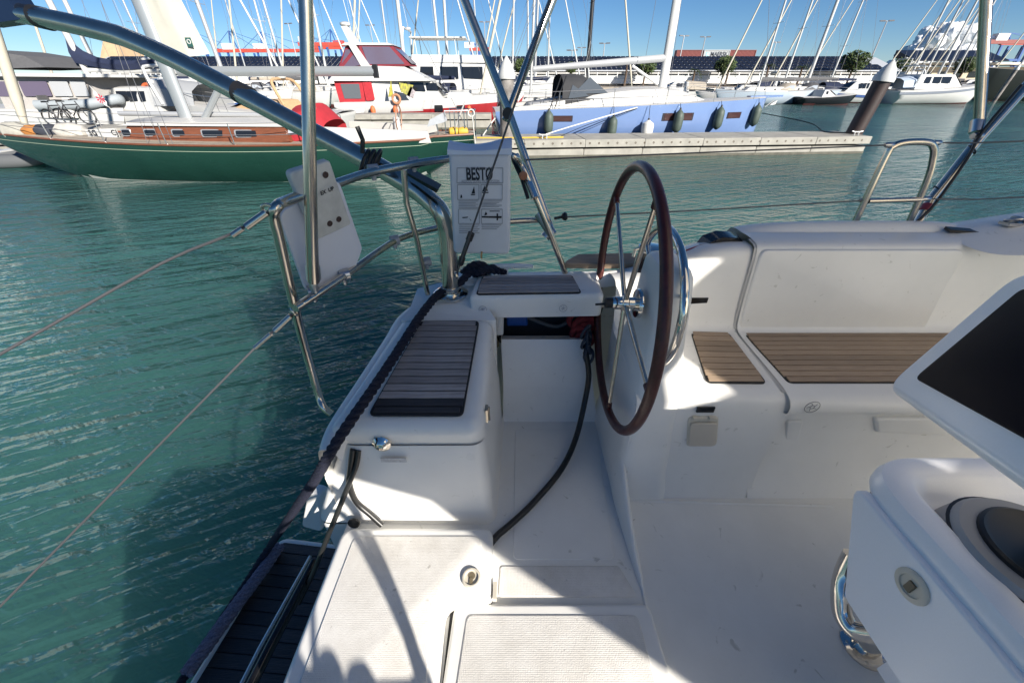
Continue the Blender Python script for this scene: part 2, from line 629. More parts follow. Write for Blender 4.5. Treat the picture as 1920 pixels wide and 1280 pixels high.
# ---- quarter bulwark that runs outside the locker, and the hull
gw = [P(596, 842, d=.975), P(612, 795, d=.93), P(667, 711, d=.875), P(718, 634, d=.838), P(752, 584, d=.805), P(824, 538, d=.765), P(880, 517, d=.735),
      P(1000, 510, d=.715), P(1115, 508, d=.705), D(.62, 1.60, .66), D(.95, 1.63, .57), D(1.6, 1.66, .545), D(2.6, 1.62, .53), D(3.6, 1.5, .52)]
sgw = catmull(gw, 5)
rows = []
for i, p in enumerate(sgw):
    a, b = sgw[max(0, i - 1)], sgw[min(len(sgw) - 1, i + 1)]
    t = (b - a); t.z = 0; t.normalize()
    inn = V(t.y, -t.x, 0)
    rows.append([p - inn * .0 + V(0, 0, -.16) - inn * .02, p + V(0, 0, -.05) - inn * .012, p - inn * .004 + V(0, 0, -.014), p + inn * .008 + V(0, 0, 0), p + inn * .038 + V(0, 0, .004),
                 p + inn * .054 + V(0, 0, -.006), p + inn * .062 + V(0, 0, -.03), p + inn * .07 + V(0, 0, -.05)])
m = MB(); m.grid(rows); obj('bulwark', m, GEL, YT, sub=1)
# hull topsides below the bulwark
rows = []
for i, p in enumerate(sgw):
    a, b = sgw[max(0, i - 1)], sgw[min(len(sgw) - 1, i + 1)]
    t = (b - a); t.z = 0; t.normalize()
    inn = V(t.y, -t.x, 0)
    k = p - inn * .02 + V(0, 0, -.15)
    if p.x < -.4: k = k
    rows.append([k, k.lerp(Vector((p.x, p.y, -.3)) + inn * .06, .4) - inn * .03, Vector((p.x, p.y, .06)) + inn * .04, Vector((p.x, p.y, -.4)) + inn * .2])
m = MB(); m.grid(rows); obj('topsides', m, GEL, YT)
# quarter: hull below the locker down to the platform
m = MB()
m.grid([ring4([D(-.73, .80, 1.95), D(-.40, .80, 1.95), D(-.40, 1.4, 1.95), D(-.62, 1.4, 1.95)], .04), ring4([D(-.74, .81, DS + .002), D(-.40, .81, DS + .002), D(-.40, 1.41, DS + .002), D(-.62, 1.41, DS + .002)], .05)], True)
obj('quarter_moulding', m, GEL, YT)
m = MB(); slab(m, [P(566, 985, d=1.62), P(600, 1000, d=1.62), P(602, 925, d=1.40), P(574, 925, d=1.40)], .02, .05, .01); obj('rub_block', m, GEL, YT)
# sill wall under the gate down to the platform
m = MB(); m.box((-.465, .1, .64), (.06, 1.40, .96)); obj('transom_wall', m, GEL, YT)
# bathing platform
plat_d = 1.98
m = MB()
q = [V(-1.42, -.6, CZ - plat_d), V(-.56, -.6, CZ - plat_d), V(-.56, 1.02, CZ - plat_d), V(-1.23, 1.10, CZ - plat_d)]
slab(m, [p + V(0, 0, -.012) for p in q], .06, .2, .02)
plat = obj('bathing_platform', m, GEL, YT)
tq = [q[0] + V(.045, .02, 0), q[1] + V(-.01, .02, 0), q[2] + V(-.01, -.03, 0), q[3] + V(.04, -.04, 0)]
teak_pad('teak_deck', tq, 32, TEAKD, plat, gap=.005)  # wet teak, with the platform's shadow put into the dark colour too
pe = P(505, 1042, d=plat_d - .012)
m = MB(); m.torus(pe, (0, 0, 1), .034, .009, 32, 10); obj('pad_eye', m, STEELW, plat)
# folded gangway tubes lying along the transom
m = MB(); m.tube([P(590, 1052, d=1.5), P(505, 1215, d=1.5), P(440, 1345, d=1.5)], .017, 10); obj('gangway_tube', m, BLACKG, YT)
m = MB(); m.tube([P(582, 1042, d=1.56), P(486, 1215, d=1.56), P(420, 1345, d=1.56)], .006, 8); obj('gangway_tube', m, STEELW, YT)

# ---- aft deck round the arch foot
m = MB()
dk = [P(752, 600, d=.80), P(930, 600, d=.80), P(905, 560, d=.765), D(-.17, 1.66, .745), D(-.42, 1.54, .765), P(768, 580, d=.79)]
m.add([p + V(0, 0, 0) for p in dk], [tuple(range(6))])
m.add([D(-.2, 1.52, .737), D(1.0, 1.56, .737), D(1.0, 1.66, .732), D(-.32, 1.66, .742)], [(0, 1, 2, 3)])
m.add([P(752, 600, d=.80), P(930, 600, d=.80), P(930, 600, d=.80) + V(0, 0, -.25), P(752, 600, d=.80) + V(0, 0, -.25)], [(0, 1, 2, 3)])
obj('aft_deck', m, GEL, YT, smooth=False)
# helmsman's bench across the quarter, with its open locker below
bl = [P(878, 556, d=.722), P(1135, 552, d=.722), P(1120, 512, d=.71), P(896, 514, d=.71)]
m = MB(); slab(m, bl, [.02, .03, .03, .03], .105, .022, 6, 5)
bench = obj('aft_bench', m, GEL, YT)
bt = [P(892, 553, d=.7215), P(1091, 550, d=.7215), P(1073, 517, d=.7095), P(904, 519, d=.7095)]
teak_pad('teak_pad', bt, 6, TEAKG, bench, gap=.0045, edge=.004, rad=.015)
for q in ((905, 580), (1056, 578)):
    cc = P(*q, Y=bl[0].y - .002)
    m = MB(); m.torus(cc, (0, -1, 0), .0155, .0012, 24, 6)
    for k in range(6):
        an = k * math.pi / 3 + .3
        m.tube([cc, cc + V(math.cos(an), 0, math.sin(an)) * .010], .0012, 5)
    obj('seat_emblem', m, mat('emblem_grey', (.38, .38, .40), .5), bench)
# footwell riser and ledge under the bench
rw = []
for u0 in (944, 950, 1040, 1100, 1112):
    rw.append([D((u0 - 960) / 720 * 1.98, 1.332, DS), D((u0 - 960) / 720 * 1.95, 1.345, DS - .03), P(u0, 727, Y=1.362), P(u0, 723, Y=1.365), P(u0 - 4, 648, Y=1.42), P(u0 - 4, 636, Y=1.435), P(u0 - 4, 629, Y=1.50)])
m = MB(); m.grid(rw); obj('footwell_riser', m, GEL, YT)
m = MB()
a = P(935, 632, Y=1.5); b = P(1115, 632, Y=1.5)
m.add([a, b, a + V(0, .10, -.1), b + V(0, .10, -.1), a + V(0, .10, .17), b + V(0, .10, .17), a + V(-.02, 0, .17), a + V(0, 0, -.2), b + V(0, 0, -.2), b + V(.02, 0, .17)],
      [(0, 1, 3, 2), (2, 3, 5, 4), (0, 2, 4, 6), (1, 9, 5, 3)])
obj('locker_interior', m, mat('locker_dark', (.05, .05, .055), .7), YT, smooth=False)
m = MB(); slab(m, [P(928, 630, Y=1.44), P(944, 630, Y=1.44), P(944, 592, Y=1.44), P(928, 592, Y=1.44)], .01, .1, .01); obj('locker_post', m, GEL, YT)

# ---- seat moulding: profile (Y, drop), swept along the boat
def sweep(xs, prof, name, mt=GEL, sub=1, parent=YT):
    rows = [[D(x, y, d) for y, d in prof(x)] for x in xs]
    mb = MB(); mb.grid(rows)
    return obj(name, mb, mt, parent, sub=sub)
def aft_prof(x):
    t = min(1, max(0, (x - .42) / .4))
    t = t * t * (3 - 2 * t)
    top = .68 - .15 * t
    return [(.912, DS + .005), (.918, DS - .004), (.935, 1.33), (.950, 1.22), (.955, 1.02), (.955, .935), (.962, .905), (.985, .887), (1.03, .880), (1.2, .875), (1.335, .872), (1.362, .862), (1.378, .83),
            (1.40, (.83 + top) / 2), (1.415, top + .03), (1.428, top + .008), (1.455, top), (1.52, top + .004), (1.60, top + .03), (1.62, top + .12)]
sweep([.425, .445, .47, .55, .65, .75, .85, .90, .922, .931, .932], aft_prof, 'aft_seat')
# closing face of the seat towards the helmsman's footwell
m = MB()
m.add([D(.43, .93, DS), D(.43, 1.40, DS), D(.43, 1.40, .80), D(.43, 1.34, .875), D(.43, 1.03, .882), D(.43, .962, .92), D(.43, .955, 1.02)], [(0, 1, 2, 3, 4, 5, 6)])
obj('seat_end', m, GEL, YT, smooth=False)
def fwd_prof(x):
    return [(.912, DS + .005), (.918, DS - .004), (.945, 1.33), (.985, 1.24), (1.0, 1.10), (1.0, .965), (.985, .952), (.952, .950), (.941, .94), (.941, .915), (.952, .893), (.985, .879), (1.04, .874), (1.2, .871), (1.325, .868), (1.352, .858),
            (1.366, .83), (1.388, .68), (1.402, .56), (1.412, .528), (1.428, .518), (1.47, .512), (1.55, .51), (1.60, .53), (1.62, .62)]
fs = sweep([.937, .938, .946, .98, 1.05, 1.2, 1.5, 1.8, 2.2, 2.8, 3.2], fwd_prof, 'forward_seat')
m = MB(); slab(m, [D(.948, 1.352, .862), D(1.722, 1.352, .862), D(1.722, 1.396, .532), D(.948, 1.396, .532)], [.01, .01, .03, .03], .02, .008, 6, 4); obj('backrest_panel', m, GEL, YT)
for xa in (.9345, 1.735):
    m = MB(); m.grid([[D(x, y + .004, d + .004) for y, d in fwd_prof(0)[(11 if xa < 1 else 16):22]] for x in (xa - .007, xa + .007)]); obj('seam', m, mat('gelcoat_seam', (.55, .54, .52), .5), YT)
m = MB(); m.grid([[D(x, y + .006, d) for y, d in aft_prof(.9)[0:8]] for x in (.915, .955)]); obj('seat_joint', m, GEL, YT)
m = MB()
for k in (0,):
    slab(m, [P(1468, 855, Y=1.0), P(1490, 855, Y=1.0), P(1508, 790, Y=.99), P(1476, 790, Y=.99)], .01, .03, .008)
obj('seat_bracket', m, GEL, YT)
m = MB(); slab(m, [P(1645, 812, Y=.985), P(1780, 818, Y=.985), P(1780, 784, Y=.985), P(1640, 784, Y=.985)], .012, .06, .012); obj('seat_bracket', m, GEL, YT)
t1 = [P(1325, 718, d=.8785), P(1438, 719, d=.8785), P(1366, 624, d=.871), P(1294, 622, d=.871)]
teak_pad('teak_pad', t1, 9, TEAKB, YT, gap=.005, edge=.004, rad=.02)
t2 = [P(1478, 719, d=.876), D(1.95, P(1478, 719, d=.876).y, .876), D(2.0, P(1393, 625, d=.868).y, .868), P(1393, 625, d=.868)]
teak_pad('teak_pad', t2, 10, TEAKB, YT, gap=.005, edge=.004, rad=.02)
# black tags, seat emblem, covered socket
for (u0, v0, u1, v1, y) in ((1293, 558, 1328, 571, 1.392), (1739, 566, 1781, 578, 1.384), (1305, 763, 1341, 772, .953)):
    a, b = P(u0, v1, Y=y), P(u1, v0, Y=y)
    m = MB(); m.box((a + b) / 2, (abs(b.x - a.x), .006, abs(b.z - a.z))); obj('name_tag', m, BLACKG, YT, smooth=False)
cc = P(1523, 763, Y=.938)
m = MB(); m.torus(cc, (0, -1, 0), .024, .0012, 32, 6); m.torus(cc, (0, -1, 0), .007, .001, 18, 6)
for k in range(5):
    an = k * math.pi * 2 / 5 + .5
    m.tube([cc + V(math.cos(an), 0, math.sin(an)) * .008, cc + V(math.cos(an + .3), 0, math.sin(an + .3)) * .018], .001, 5)
obj('seat_emblem', m, mat('emblem_dark', (.2, .2, .2), .5), YT)
a = [P(1287, 838, Y=.948), P(1345, 838, Y=.948), P(1349, 782, Y=.948), P(1291, 782, Y=.948)]
m = MB(); slab(m, a, .02, .02, .008); sk = obj('socket_cover', m, CREAM, YT)
for u in (1304, 1334):
    m = MB(); m.box(P(u, 784, Y=.944), (.016, .012, .01)); obj('hinge', m, CREAM, sk)
m = MB(); a2 = [P(1290, 834, Y=.944), P(1342, 834, Y=.944), P(1346, 792, Y=.944), P(1294, 792, Y=.944)]; slab(m, [p + V(0, -.005, 0) for p in a2], .018, .006, .004); obj('flap', m, mat('cream_flap', (.58, .52, .43), .45, noise=.1), sk)

# ---- steering pedestal
def rr(x0, x1, y0, y1, d, r):
    return ring4([D(x0, y0, d), D(x1, y0, d), D(x1, y1, d), D(x0, y1, d)], r, 5)
m = MB()
m.grid([rr(.405, .62, .905, 1.42, DS, .05), rr(.41, .60, .925, 1.40, 1.25, .05), rr(.418, .59, .945, 1.36, 1.0, .06), rr(.424, .60, .955, 1.34, .89, .06), rr(.436, .575, .985, 1.31, .80, .055),
        rr(.445, .565, 1.01, 1.29, .68, .05), rr(.449, .56, 1.03, 1.28, .56, .05), rr(.452, .555, 1.045, 1.27, .50, .045), rr(.46, .545, 1.06, 1.25, .478, .04), rr(.475, .53, 1.085, 1.22, .470, .025), rr(.49, .515, 1.11, 1.18, .469, .01)], True, False, True)
pedestal = obj('steering_pedestal', m, GEL, YT)
# toe of the moulding on the sole
m = MB()
m.grid([[D(.402, 1.0, DS), D(.408, 1.0, DS - .16), D(.42, 1.0, DS - .24), D(.44, 1.0, DS - .2), D(.47, 1.0, DS)],
        [D(.402, .90, DS), D(.408, .90, DS - .13), D(.418, .90, DS - .17), D(.438, .90, DS - .13), D(.465, .90, DS)],
        [D(.408, .78, DS), D(.414, .78, DS - .055), D(.424, .78, DS - .075), D(.436, .78, DS - .05), D(.452, .78, DS)],
        [D(.416, .65, DS), D(.419, .65, DS - .02), D(.425, .65, DS - .03), D(.434, .65, DS - .02), D(.442, .65, DS)],
        [D(.424, .565, DS), D(.425, .565, DS - .002), D(.427, .565, DS - .003), D(.430, .565, DS - .002), D(.432, .565, DS)]])
obj('sole_divider', m, GEL, YT, sub=1)

# ---- steering wheels
def steering_wheel(c, label, ax=(1, -.044, 0), guard=True):
    c = Vector(c)
    ax = Vector(ax).normalized()
    e = V(0, 0, 1)
    m = MB(); m.torus(c, ax, .42, .0155, 96, 14, e=e)
    wh = lab(obj('steering_wheel', m, LEATHER, YT), label)
    q = ax.cross(e)
    hub = c + ax * .012
    for k, an in enumerate((R(23), R(-49), R(-121), R(167), R(95))):
        d_ = e * math.cos(an) + q * math.sin(an)
        m = MB(); m.tube([hub + d_ * .02, c + d_ * .408], [.0085, .0068], 10); obj('spoke', m, STEEL, wh)
        m = MB(); m.tube([c + d_ * .385, c + d_ * .41], .0105, 10); obj('spoke_collar', m, LEATHER, wh)
    m = MB(); m.lathe(c - ax * .03, ax, [(.020, 0), (.022, .008), (.022, .03), (.026, .034), (.026, .05), (.021, .054), (.021, .075), (.048, .079), (.05, .084), (.05, .092)], 28); obj('hub', m, CHROME, wh)
    m = MB(); m.lathe(c - ax * .055, ax, [(.012, 0), (.018, .003), (.018, .025)], 20); m.tube([c - ax * .045 + V(0, 0, -.004), c - ax * .085 + V(0, 0, -.008)], .004, 8); obj('hub_nut', m, BLACK, wh)
    return wh
wc = V(.368, 1.145, CZ - .622)
wheel = steering_wheel(wc, 'dark red leather steering wheel on the port pedestal')
m = MB()
hp = [P(1228, 700, X=.50), P(1262, 655, X=.50), P(1283, 570, X=.50), P(1279, 480, X=.51), P(1258, 432, X=.52), P(1236, 428, X=.53), P(1215, 452, X=.54), P(1206, 492, X=.55), P(1204, 520, X=.55)]
m.tube(hp, .0135, 12, smooth=6); gd = obj('pedestal_guard', m, CHROME, YT)
m = MB(); m.tube([P(1222, 514, X=.52), P(1214, 462, X=.52)], .010, 10); obj('throttle_lever', m, CHROME, YT)
m = MB(); m.tube([P(1283, 555, X=.50), P(1240, 560, X=.55)], .005, 8); obj('guard_stay', m, CHROME, gd)
# starboard helm, behind the camera's shoulder
wheel2 = steering_wheel((.368, -.80, CZ - .622), 'dark red leather steering wheel on the starboard pedestal')
m = MB()
m.grid([rr(.42, .58, -.95, -.68, DS, .05), rr(.44, .56, -.88, -.74, .89, .05), rr(.455, .55, -.85, -.76, .66, .04), rr(.475, .53, -.83, -.77, .60, .025)], True, False, True)
obj('steering_pedestal', m, GEL, YT)
m = MB(); m.tube([D(.5, -1.02, .82), D(.5, -1.04, .6), D(.51, -.95, .40), D(.51, -.65, .40), D(.5, -.56, .6), D(.5, -.58, .82)], .0135, 10, smooth=6); obj('pedestal_guard', m, CHROME, YT)
# starboard seat, coaming and bulwark
m = MB()
m.grid([[D(x, -y + .3, d) for y, d in ((.95, DS), (.95, .93), (.985, .885), (1.33, .872), (1.378, .83), (1.41, .56), (1.45, .53), (1.62, .54), (1.70, .8), (1.72, 2.6))] for x in (.42, .7, 1.2, 2.0, 3.2)])
obj('starboard_seat', m, GEL, YT)
m = MB(); m.box((-.30, -.90, CZ - 1.14), (.5, .5, .48)); obj('starboard_locker', m, GEL, YT)
# added canvas sheets that shape the cockpit light and shade (to starboard and forward, out of the picture)
CANV = mat('light_helper_canvas', (.62, .60, .55), .9, noise=.1, nscale=30)
_n, _l = CANV.node_tree.nodes, CANV.node_tree.links
_t = _n.new('ShaderNodeBsdfTranslucent'); _t.inputs['Color'].default_value = (.92, .84, .70, 1)
_m = _n.new('ShaderNodeMixShader'); _m.inputs[0].default_value = .88
_l.new(_n['Principled BSDF'].outputs[0], _m.inputs[1]); _l.new(_t.outputs[0], _m.inputs[2]); _l.new(_m.outputs[0], _n['Material Output'].inputs['Surface'])
yc = -1.22
HZ = CZ - DS
poly = [(1.02, 1.55), (1.34, 1.40), (1.475, 1.2), (1.755, .97), (2.2, .62), (4.7, .62), (4.7, 2.95), (3.02, 3.0), (2.98, 2.5), (2.86, 2.38), (2.60, 2.08), (2.54, 1.88), (2.27, 1.80), (2.27, 1.94), (2.42, 2.12), (2.62, 2.5), (2.66, 3.0), (1.02, 2.6)]
m = MB()
m.add([(x, yc, HZ + h) for x, h in poly], [tuple(range(len(poly)))])
obj('added_shade_curtain', m, CANV, YT, smooth=False)  # unseen sheet, its outline cut to cast the wanted shadows and lit patches
m = MB()
m.grid([[(x, -.5 + k * .24, HZ + 2.0 + .12 * math.sin(math.pi * k / 6)) for k in range(7)] for x in (.6, 1.3, 2.0, 2.7, 3.4)])
obj('added_fill_canopy', m, CANV, YT)  # unseen translucent sheet added overhead to brighten the shaded cockpit
# ---- coaming fittings
wp = P(1222, 470, Y=1.50)
m = MB(); m.lathe(wp + V(0, 0, -.09), (0, 0, 1), [(.06, 0), (.06, .012), (.045, .02), (.04, .05), (.048, .085), (.05, .09)], 28); wn = obj('winch', m, BLACKG, YT)
m = MB(); m.lathe(wp + V(0, 0, .0), (0, 0, 1), [(.05, 0), (.055, .006), (.055, .016), (.03, .022), (0, .022)], 28); m.tube([wp + V(-.045, -.01, .014), wp + V(-.075, -.02, .012), wp + V(-.078, -.02, -.016)], .007, 8); obj('self_tailer', m, CHROME, wn)
m = MB()
c0 = P(1352, 462, Y=1.52)
m.grid([[c0 + V(-.085 + .02 * k * 0, -.03, -.02), c0 + V(-.06, -.03, .03), c0 + V(-.02, -.028, .048), c0 + V(.05, -.028, .045), c0 + V(.078, -.03, .02), c0 + V(.08, -.03, -.03)],
        [c0 + V(-.095, .04, -.02), c0 + V(-.07, .04, .032), c0 + V(-.02, .04, .052), c0 + V(.05, .04, .048), c0 + V(.082, .04, .02), c0 + V(.085, .04, -.03)]])
m.add([c0 + V(-.085, -.03, -.02), c0 + V(-.06, -.03, .03), c0 + V(-.02, -.028, .048), c0 + V(.05, -.028, .045), c0 + V(.078, -.03, .02), c0 + V(.08, -.03, -.03)], [(0, 1, 2, 3, 4, 5)])
obj('rope_clutch', m, BLACKG, YT)
m = MB(); m.tube([P(1142, 572, Y=1.43), P(1190, 530, Y=1.45), P(1240, 492, Y=1.47), P(1300, 466, Y=1.49), P(1338, 455, Y=1.52)], .006, 8, smooth=4)
ctl = obj('control_line', m, mat('red_line', (.30, .03, .035), .8, noise=.3, nscale=200), None)
tag(ctl, 'thin red control line running up the coaming to the black rope clutch', 'rope')
# wooden step plank on the side deck
wd = [P(1050, 512, d=.70), P(1190, 512, d=.70), P(1196, 490, d=.68), P(1085, 492, d=.68)]
m = MB(); slab(m, [p + V(0, .03, .03) for p in wd], .02, .025, .005)
tag(obj('wooden_plank', m, mat('plank_wood', (.48, .36, .25), .6, noise=.5, nscale=5, stretch=(2, 40, 10), col2=(.3, .21, .14))), 'weathered wooden plank lying on the side deck behind the wheel', 'plank')
# outer side deck ridge beyond the coaming, coach roof to the right
m = MB()
rows = []
for x in (.95, 1.0, 1.2, 1.5, 1.75, 1.85, 1.9):
    k = min(1, (x - .95) / .1, (1.92 - x) / .1 + .15)
    rows.append([D(x, 1.56, .52), D(x, 1.575, .52 - .02 * k), D(x, 1.60, .52 - .032 * k), D(x, 1.64, .52 - .032 * k), D(x, 1.68, .54), D(x, 1.70, .62)])
m.grid(rows); obj('side_deck', m, GEL, YT, sub=1)
m = MB()
m.grid([[D(1.72, 1.30, .525), D(1.72, 1.42, .52), D(1.74, 1.55, .515), D(1.75, 1.64, .52)], [D(1.95, 1.26, .49), D(1.95, 1.42, .475), D(1.95, 1.55, .47), D(1.98, 1.66, .50)],
        [D(2.2, 1.25, .45), D(2.2, 1.42, .42), D(2.2, 1.56, .40), D(2.2, 1.68, .46)], [D(2.8, 1.25, .38), D(2.8, 1.42, .35), D(2.8, 1.56, .34), D(2.8, 1.66, .44)]])
cr = obj('coach_roof', m, GEL, YT, sub=2)
m = MB(); a = P(1770, 437, Y=1.55); b = P(1842, 440, Y=1.50); m.box((a + b) / 2 + V(0, 0, .012), ((b - a).length, .045, .012), Matrix.Rotation(-.35, 3, 'Z')); obj('hatch_gap', m, BLACK, cr)
pc = P(1902, 412, Y=1.5)
m = MB(); m.torus(pc, (0, .5, 1), .022, .006, 20, 8); m.torus(pc + V(.03, .01, .0), (.4, .2, 1), .02, .005, 20, 8); m.box(pc + V(.01, 0, -.015), (.08, .04, .012)); obj('deck_block', m, STEELW, cr)

# ---- rails: pushpit
DT, DL = .235, .50
m = MB()
rail = [P(620, 775, d=.955), P(606, 762, d=.925), P(596, 735, d=.88), P(575, 662, Y=.985), P(553, 578, Y=.945), P(524, 450, Y=.90), P(514, 408, Y=.885), P(519, 388, d=DT), P(545, 374, d=DT), P(640, 341, d=DT), P(700, 322, d=DT), P(780, 307, d=DT), P(850, 297, d=DT), P(930, 291, d=DT), P(962, 293, d=DT), P(976, 308, Y=1.60), P(990, 335, Y=1.59), P(1030, 432, Y=1.575), P(1060, 512, d=.71)]
sm = catmull(rail, 6)
m.tube(sm, .0125, 14); pp = lab(obj('pushpit_rail', m, STEEL, YT), 'bent steel rail round the port quarter of the yacht')
m = MB(); m.tube([P(553, 578, d=DL), P(650, 514, d=DL), P(740, 452, d=DL), P(800, 432, d=DL), P(850, 423, d=DL), P(960, 415, d=DL), P(1022, 412, d=DL)], .0115, 12, smooth=6); obj('lower_rail', m, STEEL, pp)
m = MB(); m.tube([P(757, 318, d=.25), P(762, 380, Y=1.40), P(782, 450, Y=1.46), P(802, 552, Y=1.47)], .0105, 12); obj('stanchion', m, STEEL, pp)
m = MB(); m.tube([P(624, 432, Y=1.12), P(646, 515, Y=1.16)], .0115, 10); obj('bracket_tube', m, STEEL, pp)
for (u, v, d_) in ((645, 517, DL), (588, 548, DL), (776, 306, DT), (740, 452, DL), (800, 492, .62), (700, 321, DT)):
    q = P(u, v, d=d_)
    m = MB(); m.lathe(q + V(-.015, -.0, 0), (1, .6, 0), [(.019, 0), (.019, .03)], 14); m.lathe(q + V(.0, -.006, -.026), (0, 0, 1), [(.006, 0), (.008, .004), (.008, .018)], 8)
    obj('rail_clamp', m, STEELW if u in (645, 588) else mat('grey_clamp_plastic', (.30, .31, .33), .45), pp)
# black lashing where the arch crosses the rail
m = MB()
a = P(688, 302, s=1.36)
for k, dx in enumerate((-.02, .0, .022)):
    m.torus(a + V(dx, .03, -.01), (1, .1, -.55), .046, .006, 24, 8)
m.tube([a + V(0, -.03, .03), a + V(.01, -.03, .07), a + V(.0, -.03, .11)], .008, 8)
obj('lashing', m, BLACK, pp)
m = MB(); m.hexa([P(752, 322, s=1.35), P(818, 362, s=1.35), P(824, 352, s=1.38), P(758, 312, s=1.38)], [P(752, 318, s=1.33), P(822, 356, s=1.33), P(828, 346, s=1.38), P(758, 308, s=1.38)]); obj('strap', m, BLACK, pp)

# ---- arch tube (davit) standing on the aft deck
m = MB()
ab = P(845, 547, d=.755)
arch = [ab, P(842, 480, Y=ab.y), P(838, 432, Y=ab.y), P(826, 398, s=1.46), P(795, 367, s=1.46), P(760, 343, s=1.46), P(690, 302, s=1.48), P(560, 234, s=1.5), P(440, 170, s=1.52), P(330, 113, s=1.55), P(245, 75, s=1.57), P(205, 62, s=1.58), P(130, 44, s=1.6), P(60, 30, s=1.62), P(-40, 12, s=1.64)]
m.tube(arch, [.036] * 9 + [.036] * 6, 22, smooth=5); av = lab(obj('davit_arch', m, STEEL, YT), 'thick polished steel arch tube rising from the aft deck')
m = MB(); m.lathe(ab + V(0, 0, -.012), (0, 0, 1), [(.075, 0), (.075, .008), (.07, .011), (.046, .012), (.046, .022), (.040, .024), (.040, .04)], 32); obj('deck_flange', m, CHROME, av)
for (u, v, s_) in ((445, 172, 1.52), (66, 31, 1.62)):
    q = P(u, v, s=s_); q2 = P(u + 26, v + 13 if u > 100 else v + 6, s=s_)
    m = MB(); m.tube([q, q2], .0395, 20); obj('collar', m, BLACK, av)
a = P(10, 22, s=1.63)
m = MB(); m.hexa([a + V(-.1, -.05, -.05), a + V(.1, -.05, -.03), a + V(.1, .05, -.03), a + V(-.1, .05, -.05)], [a + V(-.1, -.05, .14), a + V(.08, -.05, .1), a + V(.08, .05, .1), a + V(-.1, .05, .14)]); obj('end_fitting', m, mat('navy_fitting', (.015, .03, .07), .3, .5), av)

# ---- bimini frame tubes
m = MB(); m.tube([P(588, 527, s=1.04), P(585.5, 480, s=.985), P(583, 400, s=.91), P(580.5, 290, s=.835), P(577.5, 160, s=.775), P(571, -70, s=.69)], [.0155, .0125], 14, smooth=4); bt_ = lab(obj('bimini_tube', m, STEEL, YT), 'upright steel bimini tube clamped to the lower rail')
m = MB(); m.tube([P(586, 497, s=1.03), P(588, 524, s=1.043)], .0185, 14); m.lathe(P(588, 536, s=1.06), (0, 0, 1), [(.008, -.02), (.012, .0), (.008, .02)], 12); obj('foot_socket', m, STEELW, bt_)
m = MB(); m.tube([P(1036, 438, s=1.62), P(950, 200, s=1.5), P(855, -40, s=1.42)], .0155, 14); bt2 = lab(obj('bimini_tube', m, STEEL, YT), 'slanted steel bimini tube clamped to the pushpit end')
m = MB(); m.tube([P(1034, 430, s=1.62), P(1022, 445, s=1.63)], .02, 12); m.tube([P(1010, 400, s=1.6), P(1036, 440, s=1.61)], .021, 12); obj('foot_socket', m, STEELW, bt2)
m = MB(); m.tube([P(948, 226, s=1.53), P(992, 110, s=1.48), P(1040, -10, s=1.43), P(1060, -60, s=1.41)], .016, 14); lab(obj('bimini_tube', m, STEEL, YT), 'steel bimini strut crossing the slanted tube')
m = MB(); m.lathe(P(952, 212, s=1.515), (0, 1, 0), [(.02, -.03), (.022, 0), (.02, .03)], 14); obj('tube_clamp', m, BLACK, bt2)
m = MB(); m.tube([P(1836, 232, s=1.62), P(1846, 60, s=1.52), P(1852, -50, s=1.46)], .0185, 14); bt3 = lab(obj('bimini_tube', m, STEEL, YT), 'upright steel bimini tube above the boarding gate')
m = MB(); m.tube([P(1830, 248, s=1.625), P(1834, 225, s=1.62)], .0225, 14); m.lathe(P(1832, 255, s=1.62), (1, 0, 0), [(.012, -.02), (.016, 0), (.012, .02)], 12); obj('foot_socket', m, STEELW, bt3)
m = MB(); m.tube([P(1712, 432, s=1.72), P(1745, 375, s=1.69), P(1835, 262, s=1.63), P(1935, 150, s=1.57), P(2040, 30, s=1.5)], .0185, 14); bt4 = lab(obj('bimini_tube', m, STEEL, YT), 'diagonal steel bimini tube with black cable ties and a red band')
for (u, v) in ((1757, 357), (1822, 281), (1845, 250)):
    q = P(u, v, s=1.685 if u < 1800 else 1.635); m = MB(); m.torus(q, (.7, -.2, .7), .0205, .003, 20, 6); obj('cable_tie', m, BLACK, bt4)
m = MB(); m.tube([P(1733, 395, s=1.697), P(1740, 384, s=1.693)], .0205, 14); obj('red_band', m, mat('red_tape', (.25, .03, .05), .5), bt4)
m = MB(); m.tube([P(1915, 160, s=1.55), P(1840, 250, s=1.6), P(1812, 300, s=1.62), P(1745, 392, s=1.66), P(1696, 432, s=1.70)], .006, 8, smooth=3); obj('cable', m, BLACK, bt4)

# boarding gate stanchion
m = MB(); g = [P(1594, 436, Y=1.68), P(1625, 370, Y=1.68), P(1662, 292, Y=1.69), P(1676, 274, Y=1.69), P(1700, 267, Y=1.69), P(1738, 267, Y=1.69), P(1750, 275, Y=1.69), P(1750, 296, Y=1.69), P(1738, 340, Y=1.685), P(1698, 432, Y=1.68)]
m.tube(catmull(g, 5), .0125, 14); gs = obj('gate_stanchion', m, STEEL, YT)
m = MB(); m.tube([P(1628, 377, Y=1.68), P(1728, 374, Y=1.68)], .0105, 10); obj('cross_bar', m, STEEL, gs)
for q in ((1668, 272), (1756, 268), (1620, 376), (1736, 373)):
    m = MB(); m.lathe(P(*q, Y=1.69), (1, 0, 0), [(.006, -.02), (.01, -.01), (.01, .012), (.005, .02)], 10); obj('eye', m, STEELW, gs)

